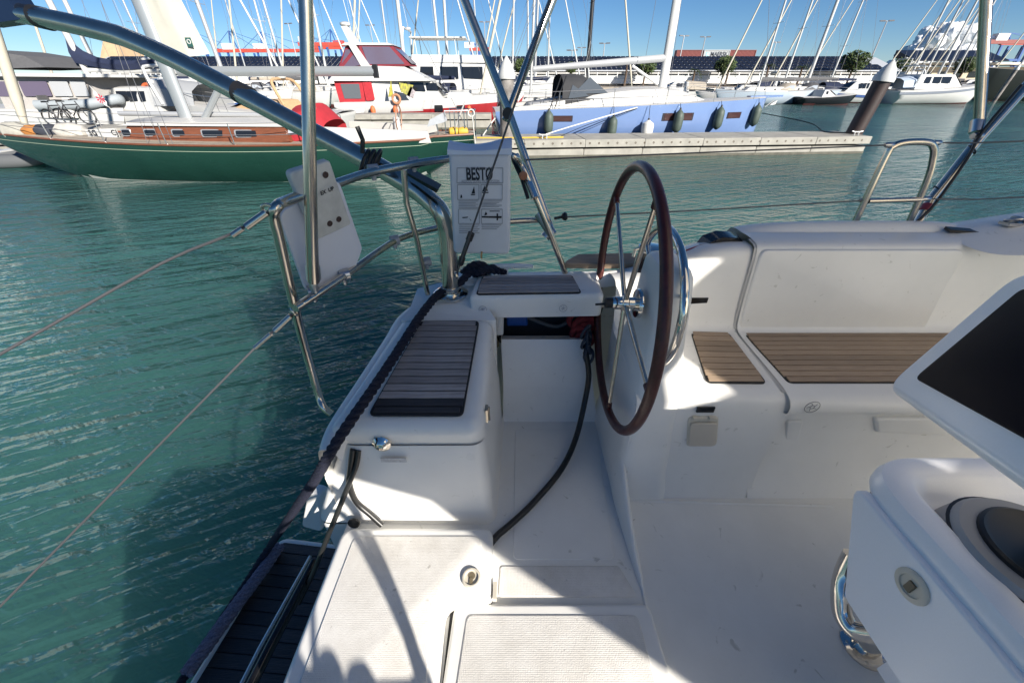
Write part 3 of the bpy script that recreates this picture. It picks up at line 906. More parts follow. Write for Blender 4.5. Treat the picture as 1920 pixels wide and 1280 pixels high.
# lifelines
def wire(name, pts, r, mt, label, cat, smooth=0, parent=None):
    mb = MB(); mb.tube(pts, r, 8, smooth=smooth)
    o = obj(name, mb, mt, parent)
    if parent is None: tag(o, label, cat)
    return o
WIRE = mat('steel_wire', (.10, .10, .105), .5, .6)
GW = mat('grey_coated_wire', (.05, .05, .055), .6)
A = P(506, 396, s=.86); B = P(300, 495, s=.86); Cc = P(0, 664, s=.80); Dd = Cc + (Cc - B) * 1.2
wire('lifeline', [A, P(430, 440, s=.86), B, Cc, Dd], .0031, GW, '', '', 3, pp)
m = MB(); m.tube([P(500, 398, s=.86), P(462, 425, s=.86)], .008, 10); m.tube([P(455, 428, s=.86), P(436, 441, s=.86)], .0065, 10); m.torus(P(506, 396, s=.86), (0, 1, .3), .016, .004, 18, 8); obj('turnbuckle', m, STEEL, pp)
A = P(548, 588, s=1.08); B = P(478, 652, s=1.08); Cc = P(0, 1136, s=.98); Dd = Cc + (Cc - B) * .5
wire('lifeline', [A, B, Cc, Dd], .003, WIRE, '', '', 0, pp)
m = MB(); m.tube([P(545, 592, s=1.08), P(515, 620, s=1.08)], .008, 10); m.tube([P(508, 626, s=1.08), P(478, 652, s=1.08)], .0065, 10); m.torus(P(552, 582, s=1.08), (1, .3, .3), .014, .004, 18, 8); obj('turnbuckle', m, STEEL, pp)
wire('lifeline', [P(1058, 407, Y=1.60), P(1300, 395, Y=1.66), P(1620, 376, Y=1.68)], .0028, WIRE, '', '', 0, YT)
wire('lifeline', [P(985, 300, Y=1.60), P(1300, 287, Y=1.66), P(1668, 272, Y=1.69)], .0028, WIRE, '', '', 0, YT)
wire('lifeline', [P(1756, 268, Y=1.69), P(1830, 268, Y=1.68), P(1990, 262, Y=1.66)], .0028, WIRE, '', '', 0, YT)
wire('lifeline', [P(1736, 373, Y=1.69), P(1830, 374, Y=1.68), P(1990, 366, Y=1.66)], .0028, WIRE, '', '', 0, YT)
m = MB(); k = P(1058, 407, Y=1.595); m.lathe(k + V(-.012, 0, 0), (1, 0, .2), [(.005, -.03), (.006, 0), (.014, .006), (.018, .016), (.012, .024)], 14); obj('pelican_hook', m, BLACK, pp)
# backstay wire with turnbuckle
b0, b1 = P(856, 515, s=1.42), P(950, 240, s=1.09)
wire('backstay', [b0, b1, b1 + (b1 - b0) * 1.5], .0032, WIRE, '', '', 0, YT)
m = MB(); m.tube([P(862, 497, s=1.40), P(882, 440, s=1.33)], .0085, 12); m.tube([P(863, 495, s=1.398), P(867, 483, s=1.383)], .012, 12); m.tube([P(879, 450, s=1.342), P(884, 437, s=1.327)], .012, 12); obj('backstay_turnbuckle', m, BLACK, YT)
m = MB(); m.torus(P(856, 516, s=1.42), (1, .2, .3), .013, .004, 16, 8); obj('chain_plate', m, STEEL, YT)

# mooring cleat
ca, cb = P(866, 506, Y=1.62), P(999, 499, Y=1.62)
m = MB(); m.tube([ca, ca.lerp(cb, .2) + V(0, 0, .006), ca.lerp(cb, .5) + V(0, 0, .008), ca.lerp(cb, .8) + V(0, 0, .006), cb], [.008, .011, .012, .011, .008], 10)
for k in (.38, .62):
    q = ca.lerp(cb, k); m.tube([q, q + V(0, 0, -.06)], .012, 10)
obj('mooring_cleat', m, PLAST, YT)

# ================================================================== loose things on the yacht
# man-overboard case hanging on the rail
LB = thing('rescue_case', 'white rescue sling case with printed instructions hanging on the stern rail', 'rescue case', tuple(P(900, 480, s=1.43)))
def CQ(u, v, off=0):
    # case plane hangs from the rail, facing the cockpit
    return P(u, v, Y=CY) + V(0, -off, 0)
CY = P(900, 480, s=1.43).y
c4 = [CQ(850, 476), CQ(956, 478), CQ(958, 288), CQ(841, 288)]
CASE = mat('white_case', (.62, .635, .66), .45, noise=.1, nscale=9, bump=.15, bscale=9)
m = MB(); slab(m, c4, [.018, .022, .004, .004], .10, .012, 5, 4); body = obj('case_body', m, CASE, LB)
m = MB()
rows = []
for k in range(13):
    t = k / 12
    u = 839 + (960 - 839) * t
    sag = 9 * math.sin(math.pi * min(1, t * 1.15)) - 5 * t
    rows.append([CQ(u, 290, .004), CQ(u, 280 + sag * .4, .006), CQ(u, 269 + sag, -.02), CQ(u, 267 + sag, -.05), CQ(u, 274 + sag * .5, -.09)])
m.grid(rows); obj('case_flap', m, mat('skylit_white_flap', (.55, .62, .74), .4), body)  # blue light falling on the white flap is put into its colour
INK = mat('printed_ink', (.015, .016, .02), .6)
INKL = mat('printed_ink_light', (.25, .26, .28), .6)
cex = (c4[1] - c4[0]); cex.z = 0; cex.normalize()
pxm = (CQ(950, 380) - CQ(850, 380)).length / 100
t = text_mb('BESTØ', .054, CQ(899, 327, .0025), cex, V(0, 0, 1), bold=.0016, xs=.56); obj('lettering', t, INK, body, smooth=False)
t = text_mb('RESCUE SLING MOB SYSTEM', .0125, CQ(901, 340, .0025), cex, V(0, 0, 1), xs=.8); obj('lettering', t, INKL, body, smooth=False)
m = MB()
def prt_rect(u0, v0, u1, v1, w=.0011):
    p = [CQ(u0, v0, .002), CQ(u1, v0, .002), CQ(u1, v1, .002), CQ(u0, v1, .002), CQ(u0, v0, .002)]
    for a, b in zip(p, p[1:]): m.tube([a, b], w, 4)
prt_rect(857, 315, 943, 343)
for q in ((858, 346, 898, 374), (902, 346, 942, 374), (860, 392, 899, 419), (903, 392, 942, 419)): prt_rect(*q)
for i in range(5):
    prt_l = [CQ(860, 377 + i * 3, .002), CQ(897 - (i % 2) * 5, 377 + i * 3, .002)]; m.tube(prt_l, .0009, 4)
    m.tube([CQ(903, 377 + i * 2.6, .002), CQ(941 - (i % 3) * 5, 377 + i * 2.6, .002)], .0009, 4)
    m.tube([CQ(861, 422 + i * 3.6, .002), CQ(899 - (i % 2) * 3, 422 + i * 3.6, .002)], .001, 4)
    if i < 3: m.tube([CQ(903, 422 + i * 3.6, .002), CQ(940 - i * 4, 422 + i * 3.6, .002)], .001, 4)
obj('instruction_frames', m, INKL, body)
def tri(*pts):
    m = MB(); m.add([CQ(u, v, .002) for u, v in pts], [tuple(range(len(pts)))]); obj('pictogram', m, INK, body, smooth=False)
tri((884, 363), (891, 363), (889, 349)); tri((882, 364), (892, 364), (890, 366), (884, 366))
tri((904, 359), (911, 359), (909, 347)); tri((910, 358), (915, 358), (912, 348)); tri((903, 360), (917, 360), (915, 362), (905, 362))
tri((863, 371), (867, 371), (866, 365), (864, 365)); tri((866, 407), (878, 406), (877, 408), (868, 409)); tri((880, 409), (884, 413), (883, 414))
tri((903, 405), (941, 405), (940, 409), (904, 408)); tri((908, 404), (911, 396), (914, 402)); tri((918, 395), (937, 395), (937, 396.5), (918, 396.5)); tri((931, 400), (934, 400), (934, 413), (931, 413))
m = MB(); m.hexa([CQ(902, 471, .004), CQ(905, 471, .004), CQ(905, 471, .002), CQ(902, 471, .002)], [CQ(901, 482, .004), CQ(904, 486, .004), CQ(904, 486, .001), CQ(901, 482, .001)]); obj('pull_tab', m, mat('tan_tab', (.35, .2, .08), .6), body)

# steel pole with amber cap strapped behind it
m = MB(); m.tube([P(966, 292, s=1.50), P(992, 345, s=1.50), P(1003, 372, s=1.50)], .016, 12)
pl_ = tag(obj('danbuoy_tube', m, CHROME), 'short chrome tube with amber reflector strapped beside the rescue case', 'tube')
m = MB(); m.lathe(P(981, 329, s=1.47), (0, -1, 0), [(.016, 0), (.016, .008), (0, .01)], 18); am = obj('reflector', m, mat('amber', (.30, .12, .06), .3), pl_)
m = MB(); m.tube([P(962, 300, s=1.49), P(978, 335, s=1.49), P(990, 372, s=1.49)], .007, 8); obj('inner_tube', m, BLACK, pl_)

# outboard-motor pad and board on the rail
OB = thing('outboard_board', 'large thin white plastic board tied inside the stern rail', 'board', tuple(P(600, 550, s=1.15)))
def sh(u, v, k=0):                     # plane of the boards, running with the rail
    a, b = P(527, 395, s=.93), P(672, 460, s=1.20)
    c = P(580, 552, s=1.12)
    n = (b - a).cross(c - a).normalized()
    r = ray(u, v)
    o = V(0, 0, CZ)
    t = (a - o).dot(n) / r.dot(n)
    q = o + r * t
    if n.y > 0: n = -n
    return q + n * k
c4 = [sh(576, 550), sh(666, 505), sh(680, 466), sh(636, 338), sh(522, 400)]
m = MB(); slab(m, c4, [.03, .03, .03, .02, .03], .008, .003); obj('board', m, mat('blue_white_board', (.70, .71, .76), .35, noise=.06), OB)
OP = thing('outboard_pad', 'thick white outboard bracket pad with bolt holes and handwritten marks', 'pad', tuple(P(610, 440, s=1.05)))
c4 = [sh(584, 444, .024), sh(648, 415, .024), sh(606, 295, .024), sh(529, 318, .024)]
m = MB(); slab(m, c4, [.006, .008, .012, .012], .018, .005); pad = obj('pad', m, PLASTG, OP)
for (u, v) in ((597, 322), (606, 413), (623, 405), (566, 330)):
    q = sh(u, v, .0245)
    nn = (sh(u, v, .1) - sh(u, v, 0)).normalized()
    m = MB(); m.lathe(q, nn, [(.008, 0), (.008, .002), (.0065, .002), (.0065, .0005), (0, .0005)], 16); obj('bolt_hole', m, mat('rust_hole', (.06, .035, .03), .6), pad)
ex_ = (sh(612, 352, .05) - sh(580, 365, .05)).normalized(); nn = (sh(600, 350, .1) - sh(600, 350, 0)).normalized(); ey_ = nn.cross(ex_)
t = text_mb('EX  UP', .014, sh(600, 352, .026), ex_, ey_, bold=.0005); obj('lettering', t, INK, pad, smooth=False)

# navy mooring line: three-strand rope
def strands(path, Rr, pitch, r, n=3, kk=8):
    pts = catmull([Vector(p) for p in path], 10)
    L = [0]
    for a, b in zip(pts, pts[1:]): L.append(L[-1] + (b - a).length)
    tot = L[-1]
    N = int(tot / pitch * kk)
    res = []
    j = 0
    for i in range(N + 1):
        s_ = tot * i / N
        while j < len(L) - 2 and L[j + 1] < s_: j += 1
        t_ = (s_ - L[j]) / max(1e-9, L[j + 1] - L[j])
        res.append((pts[j].lerp(pts[j + 1], t_), s_))
    mb = MB()
    for k in range(n):
        line = []
        up = None
        for i, (p, s_) in enumerate(res):
            a, b = res[max(0, i - 1)][0], res[min(N, i + 1)][0]
            t_ = (b - a).normalized()
            if up is None: up = t_.orthogonal().normalized()
            up = (up - t_ * up.dot(t_)).normalized()
            q = t_.cross(up)
            an = 2 * math.pi * (s_ / pitch + k / n)
            line.append(p + (up * math.cos(an) + q * math.sin(an)) * Rr)
        mb.tube(line, r, 7)
    return mb
rope_path = [P(935, 508, Y=1.60), P(905, 506, Y=1.57), P(880, 512, Y=1.55), P(862, 530, Y=1.50), P(826, 548, d=.745), P(790, 590, d=.765), P(745, 660, d=.80), P(700, 728, d=.835), P(650, 800, d=.875), P(618, 850, d=.93), P(590, 900, d=1.08), P(556, 950, d=1.32), P(515, 1010, d=1.80), P(495, 1040, d=1.90), P(460, 1095, d=1.945), P(420, 1155, d=1.95), P(380, 1215, d=1.95), P(335, 1285, d=1.95), P(290, 1350, d=1.95)]
mb = strands(rope_path, .0085, .075, .0098)
rp_ = tag(obj('mooring_rope', mb, NAVY), 'navy stranded mooring rope from the stern cleat along the quarter', 'rope')
mb = strands([P(868, 512, Y=1.58), P(885, 498, Y=1.57), P(905, 497, Y=1.6), P(915, 508, Y=1.64), P(895, 515, Y=1.6), P(880, 505, Y=1.56), P(900, 512, Y=1.55), P(920, 502, Y=1.6), P(940, 508, Y=1.62), P(946, 512, Y=1.6)], .008, .07, .0095)
obj('cleat_hitch', mb, NAVY, rp_)

mb = strands([P(524, 1022, d=1.93), P(490, 1072, d=1.93), P(440, 1138, d=1.93), P(395, 1200, d=1.93), P(350, 1262, d=1.93)], .017, .13, .0125, n=5)
lab(obj('doubled_turn', mb, mat('sunlit_rope_tone', (.22, .21, .29), .85, noise=.6, nscale=120, bump=.5, bscale=220), rp_), 'doubled turn of the rope painted in a sunlit tone on the bathing platform')  # sunlight on the navy rope is put into this paler colour
# hoses and cables
HOSE = mat('black_hose', (.014, .014, .014), .38)
m = MB(); m.tube([P(1098, 660, Y=1.36), P(1104, 700, Y=1.33), P(1098, 745, Y=1.30), P(1080, 820, d=1.33), P(1052, 880, d=1.35), P(1000, 942, d=1.362), P(960, 980, d=1.362), P(930, 1006, d=1.362), P(905, 1040, d=1.37)], .0125, 12, smooth=6)
tag(obj('black_hose', m, HOSE), 'black hose drooping from the bench locker onto the footwell floor', 'hose')
m = MB(); m.tube([P(662, 842, Y=.855), P(657, 880, Y=.832), P(655, 905, Y=.82), P(668, 940, Y=.815), P(695, 965, Y=.80), P(716, 984, Y=.785)], .010, 10, smooth=5)
tag(obj('shore_cable', m, HOSE), 'black cable bending from the locker lid to the white gate panel', 'cable')
m = MB(); m.tube([P(672, 844, Y=.855), P(668, 872, Y=.835), P(655, 905, Y=.81), P(628, 972, Y=.76), P(604, 1032, Y=.71), P(590, 1068, Y=.68), P(560, 1130, Y=.62)], .009, 10, smooth=5)
tag(obj('shore_cable', m, HOSE), 'black cable dropping from the locker lid over the transom edge', 'cable')

# gear stowed in the open locker
m = MB(); slab(m, [P(950, 612, Y=1.53), P(990, 612, Y=1.53), P(988, 584, Y=1.53), P(950, 584, Y=1.53)], .01, .05, .01); tag(obj('storage_box', m, mat('blue_plastic', (.02, .09, .35), .4)), 'bright blue plastic box stowed in the bench locker', 'box')
rg = MB()
for i in range(5):
    c_ = P(1088 + (i % 3) * 8, 600 + i * 9, Y=1.50 - .01 * i)
    rg.torus(c_, (random.uniform(-.3, .3), -1, random.uniform(-.3, .3)), .05 - .004 * i, .014, 20, 8)
tag(obj('red_fender_cloth', rg, mat('dark_red_cloth', (.22, .02, .025), .9, noise=.4, nscale=40)), 'crumpled dark red cloth roll at the end of the bench locker', 'cloth')
rg = MB()
for i in range(6):
    c_ = P(1098 + (i % 2) * 6, 622 + i * 9, Y=1.40 - .006 * i)
    rg.torus(c_, (1, random.uniform(-.9, .3), random.uniform(-.4, .4)), .032, .0065, 20, 8)
tag(obj('coiled_line', rg, mat('blue_grey_line', (.03, .04, .06), .7, noise=.4, nscale=150)), 'tangle of dark blue grey lines hanging behind the wheel rim', 'rope')
rg = MB(); rg.tube([P(985, 592, Y=1.55), P(1012, 604, Y=1.54), P(1045, 612, Y=1.54), P(1070, 600, Y=1.55)], .009, 8, smooth=4)
tag(obj('stowed_hose', rg, mat('grey_hose', (.10, .10, .105), .6)), 'grey hose lying inside the bench locker beside the blue box', 'hose')

# ================================================================== cockpit table with chart plotter
TB = thing('cockpit_table', 'white folding cockpit table with chart plotter housing and steel legs', 'table', (.95, .15, ZS))
DTB = .66
c4 = [D(.735, .0, DTB), D(1.7, .0, DTB), D(1.7, .545, DTB), D(.735, .545, DTB)]
m = MB()
p2 = [Vector((p.x, p.y)) for p in c4]
def tring(ins, h, rad=.12):
    return [Vector((p.x, p.y, CZ - DTB + h)) for p in round_poly(inset_poly(p2, ins), max(.01, rad - ins), 9)]
m.grid([tring(.03, -.17), tring(.012, -.07), tring(.0, -.045), tring(.0, -.025), tring(.006, -.008), tring(.02, 0), tring(.045, 0), tring(.058, -.008), tring(.075, -.035), tring(.10, -.045), tring(.14, -.046)], True, True, True)
obj('table_top', m, WHITEP, TB)
pn = [P(1601, 903, X=.722), P(1581, 1118, X=.722), D(.722, -.25, .925), D(.722, -.25, .70)]
pn = [D(.722, pn[0].y, .705), D(.722, .09, .705), D(.722, .09, .93), D(.722, pn[1].y, .93)]
m = MB(); slab(m, [pn[3], pn[0], pn[1], pn[2]][::-1], [.02, .02, .012, .035][::-1], .02, .006); dp = obj('leaf_panel', m, WHITEP, TB)
m = MB(); slab(m, [D(.75, .50, .68), D(.75, .09, .68), D(.75, .09, .93), D(.75, .42, .93)][::-1], .02, .01, .004); obj('gap_lining', m, BLACK, TB)
lc = P(1711, 1098, X=.722)
m = MB(); m.lathe(lc, (-1, 0, 0), [(.030, -.002), (.030, .003), (.026, .005), (.02, .005), (.019, .002), (0, .002)], 28)
lt = obj('finger_latch', m, CREAM, dp)
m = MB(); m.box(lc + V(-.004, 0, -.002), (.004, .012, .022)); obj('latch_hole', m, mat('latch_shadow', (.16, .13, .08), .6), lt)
# inner body
m = MB(); m.box(D(1.3, .20, .95), (.8, .26, .5)); obj('table_case', m, WHITEP, TB)
m = MB(); m.tube([P(1600, 1040, X=.83), P(1584, 1075, X=.82), P(1577, 1110, X=.81), P(1580, 1150, X=.81), P(1602, 1180, X=.82), P(1650, 1190, X=.84)], .021, 14, smooth=5); lg = obj('leg_tube', m, CHROME, TB)
fc = P(1618, 1212, d=DS)
m = MB(); m.lathe(fc, (0, 0, 1), [(.058, 0), (.058, .006), (.05, .01), (.033, .011), (.031, .05), (.03, .28)], 30); ft = obj('leg', m, CHROME, TB)
for k in range(5):
    an = k * 2 * math.pi / 5 + .4
    m = MB(); m.lathe(fc + V(math.cos(an) * .046, math.sin(an) * .046, .009), (0, 0, 1), [(.005, 0), (.004, .002), (0, .002)], 10); obj('screw', m, STEELW, ft)
# silver instrument base with black rim
sc_ = P(1925, 1075, d=DTB + .045)
m = MB(); m.lathe(sc_, (0, 0, 1), [(.13, 0), (.121, .040), (.119, .041), (.117, .0415), (.1165, .045), (.110, .054), (.098, .0545), (.084, .0545)], 48); ib = obj('instrument_base', m, SILVER, TB)
m = MB(); m.lathe(sc_ + V(0, 0, .0375), (0, 0, 1), [(.1215, .0025), (.1215, .0035), (.119, .0045)], 48); obj('base_seam', m, BLACK, ib)
m = MB(); m.lathe(sc_ + V(0, 0, .07), (0, 0, 1), [(.088, -.02), (.088, -.009), (.083, -.006), (.072, -.011), (0, -.011)], 40); obj('black_ring', m, BLACK, ib)
# chart plotter housing: tilted white frame with dark display
e0 = P(1657, 724, Y=.50); e1 = P(1905, 510, Y=.505)
yv = V(.0, -1, 0)
yv = (P(1930, 930, Y=.18) - e0); yv.normalize()
W_ = .52
c4 = [e0, e1, e1 + yv * W_, e0 + yv * W_]
nn = (c4[1] - c4[0]).cross(c4[3] - c4[0]).normalized()
if nn.x > 0: nn = -nn; c4 = c4[::-1]
m = MB(); slab(m, c4, .035, .05, .012, 7, 5); ph = obj('plotter_housing', m, WHITEP, TB)
up_ = (e1 - e0).normalized(); Hh = (e1 - e0).length
s0 = P(1738, 712, Y=.44)
def onp(q):
    return q - nn * ((q - e0).dot(nn))
s4 = [e0 + yv * .075 + up_ * .035, e0 + yv * .075 + up_ * (Hh - .03), e0 + yv * (W_ - .075) + up_ * (Hh - .03), e0 + yv * (W_ - .075) + up_ * .035]
if ((s4[1] - s4[0]).cross(s4[3] - s4[0])).dot(nn) < 0: s4 = s4[::-1]
m = MB(); slab(m, [p + nn * .004 for p in s4], .012, .006, .003); obj('display', m, SCREEN, ph)
m = MB(); m.tube([e0 + yv * .3 - nn * .04 + up_ * .1, sc_ + V(.06, -.02, .06)], .05, 16); obj('housing_stalk', m, BLACK, ph)

# ================================================================== THE HARBOUR
def W(u, Y, Z=0.0):
    f = Y * CP + (CZ - Z) * SP
    return Vector(((u - 960) / F * f, Y, Z))

WHITEH = mat('white_hull', (.53, .53, .515), .25, noise=.06, nscale=1.2)
DECKW = mat('white_deck', (.50, .49, .465), .5, noise=.08, nscale=3)
DGLASS = mat('dark_glass', (.012, .014, .018), .08)
ALU = mat('mast_alloy', (.42, .43, .44), .4, .35)
MASTW = mat('mast_white', (.47, .47, .46), .35)
MASTB = mat('mast_black', (.02, .02, .022), .35)
RIG = mat('rigging', (.20, .20, .21), .5, .5)
ANTIF = mat('antifouling', (.10, .02, .02), .7)
NAVYC = mat('navy_cover', (.012, .02, .055), .85, noise=.3, nscale=5)
GREYC = mat('grey_cover', (.10, .10, .105), .85, noise=.2, nscale=5)
BEIGEC = mat('beige_cover', (.42, .37, .30), .85, noise=.2, nscale=5)
REDC = mat('red_cover', (.40, .02, .03), .8, noise=.25, nscale=5)
CREAMS = mat('cream_sail', (.52, .48, .39), .8, noise=.12, nscale=4)
MAHOG = mat('mahogany', (.20, .07, .035), .4, noise=.4, nscale=4, stretch=(1, 6, 12))
CONC = mat('concrete', (.36, .345, .305), .85, noise=.35, nscale=2.2, bump=.3, bscale=14)
CONCD = mat('wet_concrete', (.12, .115, .09), .8, noise=.5, nscale=4)
RUBR = mat('grey_rubber', (.10, .105, .11), .7)


def hull_mb(L, B, sheer, bow_oh, st_oh, tw, draft=.35, p=2.4, n=26, m=9, boot=None, fine=.85):
    mb = MB()
    rows = []
    for i in range(n + 1):
        t = i / n
        t = .5 - .5 * math.cos(math.pi * t) if 0 else t
        x = t * L
        if t < .45:
            b = tw + (1 - tw) * math.sin(math.pi / 2 * t / .45)
        else:
            b = max(0.0, math.cos(math.pi / 2 * (t - .45) / .55)) ** fine
        b = max(b * B / 2, .012)
        zs = sheer(t)
        zb = -draft
        if x > L - bow_oh:
            q = (x - (L - bow_oh)) / bow_oh
            zb = -draft + (zs - .02 + draft) * q ** 1.5
        if x < st_oh:
            q = 1 - x / st_oh
            zb = max(zb, -draft + (zs * .75 + draft) * q ** 1.4)
        r = []
        for j in range(m + 1):
            w_ = j / m
            yy = b * (1 - (1 - w_) ** p) ** (1 / p)
            r.append(Vector((x, yy, zb + (zs - zb) * w_)))
        rows.append([Vector((a.x, -a.y, a.z)) for a in r[::-1]] + r[1:])
    k = len(rows[0])
    for i in range(n):
        for j in range(k - 1):
            q = [rows[i][j], rows[i][j + 1], rows[i + 1][j + 1], rows[i + 1][j]]
            zz = sum(a.z for a in q) / 4
            mb.add(q, [(0, 1, 2, 3)], 1 if (boot is not None and zz < boot) else 0)
    mb.add(rows[0], [tuple(range(k))], 0)
    edge = [(r[-1].x, r[-1].y, r[-1].z) for r in rows]
    return mb, edge


def deck_mb(edge, camber=.06, ins=.02):
    mb = MB()
    rows = []
    for x, y, z in edge:
        yy = max(y - ins, .003)
        rows.append([Vector((x, -yy + 2 * yy * k / 6, z + camber * (1 - (2 * k / 6 - 1) ** 2) - .005)) for k in range(7)])
    mb.grid(rows)
    return mb


def trunk(x0, x1, y0, y1, z0, z1, f=.35, a=.15, ins=.12, crown=.04):
    """deck house: x0 aft, x1 forward; y0/y1 half widths aft/forward"""
    mb = MB()
    rows = []
    def rg(k, xx0, xx1, w0, w1, z):
        out = []
        for i in range(5): out.append(Vector((xx0 + (xx1 - xx0) * i / 4, -(w0 + (w1 - w0) * i / 4), z if k == 0 else z)))
        for i in range(5): out.append(Vector((xx1 + (xx0 - xx1) * i / 4, (w1 + (w0 - w1) * i / 4), z)))
        return out
    rows.append(rg(0, x0, x1, y0, y1, z0))
    rows.append(rg(1, x0 + a * .9, x1 - f * .9, y0 - ins * .85, max(y1 - ins * .85, .05), z1 - .05))
    rows.append(rg(1, x0 + a, x1 - f, y0 - ins, max(y1 - ins, .04), z1))
    rows.append(rg(1, x0 + a + .1, x1 - f - .1, y0 * .5, max(y1 * .5, .03), z1 + crown))
    mb.grid(rows, True, True, True)
    return mb


def place(root, loc, rot):
    root.location = loc
    root.rotation_euler = (0, 0, rot)
    return root


def root(name, label, cat, group=None):
    o = bpy.data.objects.new(name, None)
    COL.objects.link(o)
    return tag(o, label, cat, group)


def side_window(x0, x1, y, z0, z1, parent, mt=DGLASS, tilt=0, name='window', rad=.03, t=.02):
    for s in ((-1, 1)):
        mb = MB()
        q = [V(x0, s * y, z0), V(x1, s * y, z0), V(x1, s * (y - tilt), z1), V(x0, s * (y - tilt), z1)]
        if s > 0: q = q[::-1]
        slab(mb, q, rad, t, .004, 3, 1)
        obj(name, mb, mt, parent)


def rigging(rt, mx, zdeck, H, L, sheer, B, mmat=ALU, r=.075, boom=None, cover=None, genoa=None, spread=2, wr=.008):
    mb = MB(); mb.tube([V(mx, 0, zdeck), V(mx - .01 * H, 0, zdeck + H * .5), V(mx - .03 * H, 0, zdeck + H)], [r, r * .8], 10)
    mo = obj('mast', mb, mmat, rt)
    for k in range(spread):
        zz = zdeck + H * (k + 1) / (spread + 1)
        xx = mx - .02 * H * (k + 1) / (spread + 1)
        mb = MB(); mb.tube([V(xx, -B * .28, zz + .05), V(xx, 0, zz), V(xx, B * .28, zz + .05)], .025, 6); obj('spreader', mb, mmat, mo)
    top = V(mx - .03 * H, 0, zdeck + H)
    for s in (-1, 1):
        mb = MB(); mb.tube([V(mx - .1, s * B * .44, zdeck), V(mx - .02 * H, s * B * .28, zdeck + H * .6), top], wr, 5); obj('shroud', mb, RIG, mo)
    mb = MB(); mb.tube([V(.15, 0, sheer(0)), top], wr, 5); obj('backstay', mb, RIG, mo)
    fb_ = V(L - .25, 0, sheer(1) + .05)
    if genoa is None:
        mb = MB(); mb.tube([fb_, top.lerp(fb_, .06)], wr, 5); obj('forestay', mb, RIG, mo)
    else:
        mb = MB(); mb.tube([fb_, fb_.lerp(top, .06), fb_.lerp(top, .3), fb_.lerp(top, .9)], [.05, .10, .09, .04], 10); obj('furled_genoa', mb, genoa, mo)
    if boom:
        x1, zb = boom
        mb = MB(); mb.tube([V(mx - .1, 0, zb), V(x1, 0, zb + .08)], .07, 10); bo = obj('boom', mb, mmat, rt)
        if cover is not None:
            mb = MB()
            rows = []
            for k in range(9):
                t = k / 8
                x = mx - .05 + (x1 - mx + .1) * t
                h = .42 - .25 * t
                z0 = zb + .08 * t
                rows.append([V(x, -.06, z0 - .08), V(x, -.12, z0 + .05), V(x, -.09, z0 + h * .6), V(x, 0, z0 + h), V(x, .09, z0 + h * .6), V(x, .12, z0 + .05), V(x, .06, z0 - .08)])
            mb.grid(rows, True, True, True); obj('sail_cover', mb, cover, bo)
    return mo


def rails(rt, edge, x0, x1, h=.6, every=1.9, r=.012):
    for s in (-1, 1):
        top = []
        for x, y, z in edge:
            if x0 <= x <= x1:
                top.append(V(x, s * max(y - .06, 0), z + h))
        if len(top) < 2: continue
        mb = MB(); mb.tube(top, r * .6, 5); lo = obj('guard_wire', mb, RIG, rt)
        mb = MB(); mb.tube([p - V(0, 0, h * .5) for p in top], r * .6, 5); obj('guard_wire', mb, RIG, rt)
        last = -99
        for p in top:
            if p.x - last >= every:
                last = p.x
                mb = MB(); mb.tube([p - V(0, 0, h), p], r, 6); obj('stanchion', mb, STEELW, rt)


def sprayhood(rt, x0, x1, w_, z0, h, mt, win=True, name='spray_hood'):
    """x0 aft edge, x1 foot of the windscreen"""
    mb = MB()
    rows = []
    for k in range(9):
        a = math.pi * k / 8
        yy = -w_ * math.cos(a)
        zz = z0 + h * math.sin(a) ** .5
        rows.append([V(x0, yy, zz), V(x0 + (x1 - x0) * .45, yy, z0 + (zz - z0) * 1.0), V(x1, yy * .9, z0 + (zz - z0) * .12)])
    mb.grid(rows)
    o = obj(name, mb, mt, rt)
    if win:
        for s in (-1, 1):
            mb = MB()
            xa, xb = x0 + (x1 - x0) * .10, x1 - (x1 - x0) * .14
            y = s * (w_ * .985)
            mb.add([V(xa, y * 1.012, z0 + .1), V(xb, y * .93, z0 + .08), V(x0 + (x1 - x0) * .42, y * .965, z0 + h * .62), V(xa, y * .985, z0 + h * .62)], [(0, 1, 2, 3)])
            obj('window', mb, mat('clear_vinyl', (.35, .38, .42), .1), o, smooth=False)
    return o


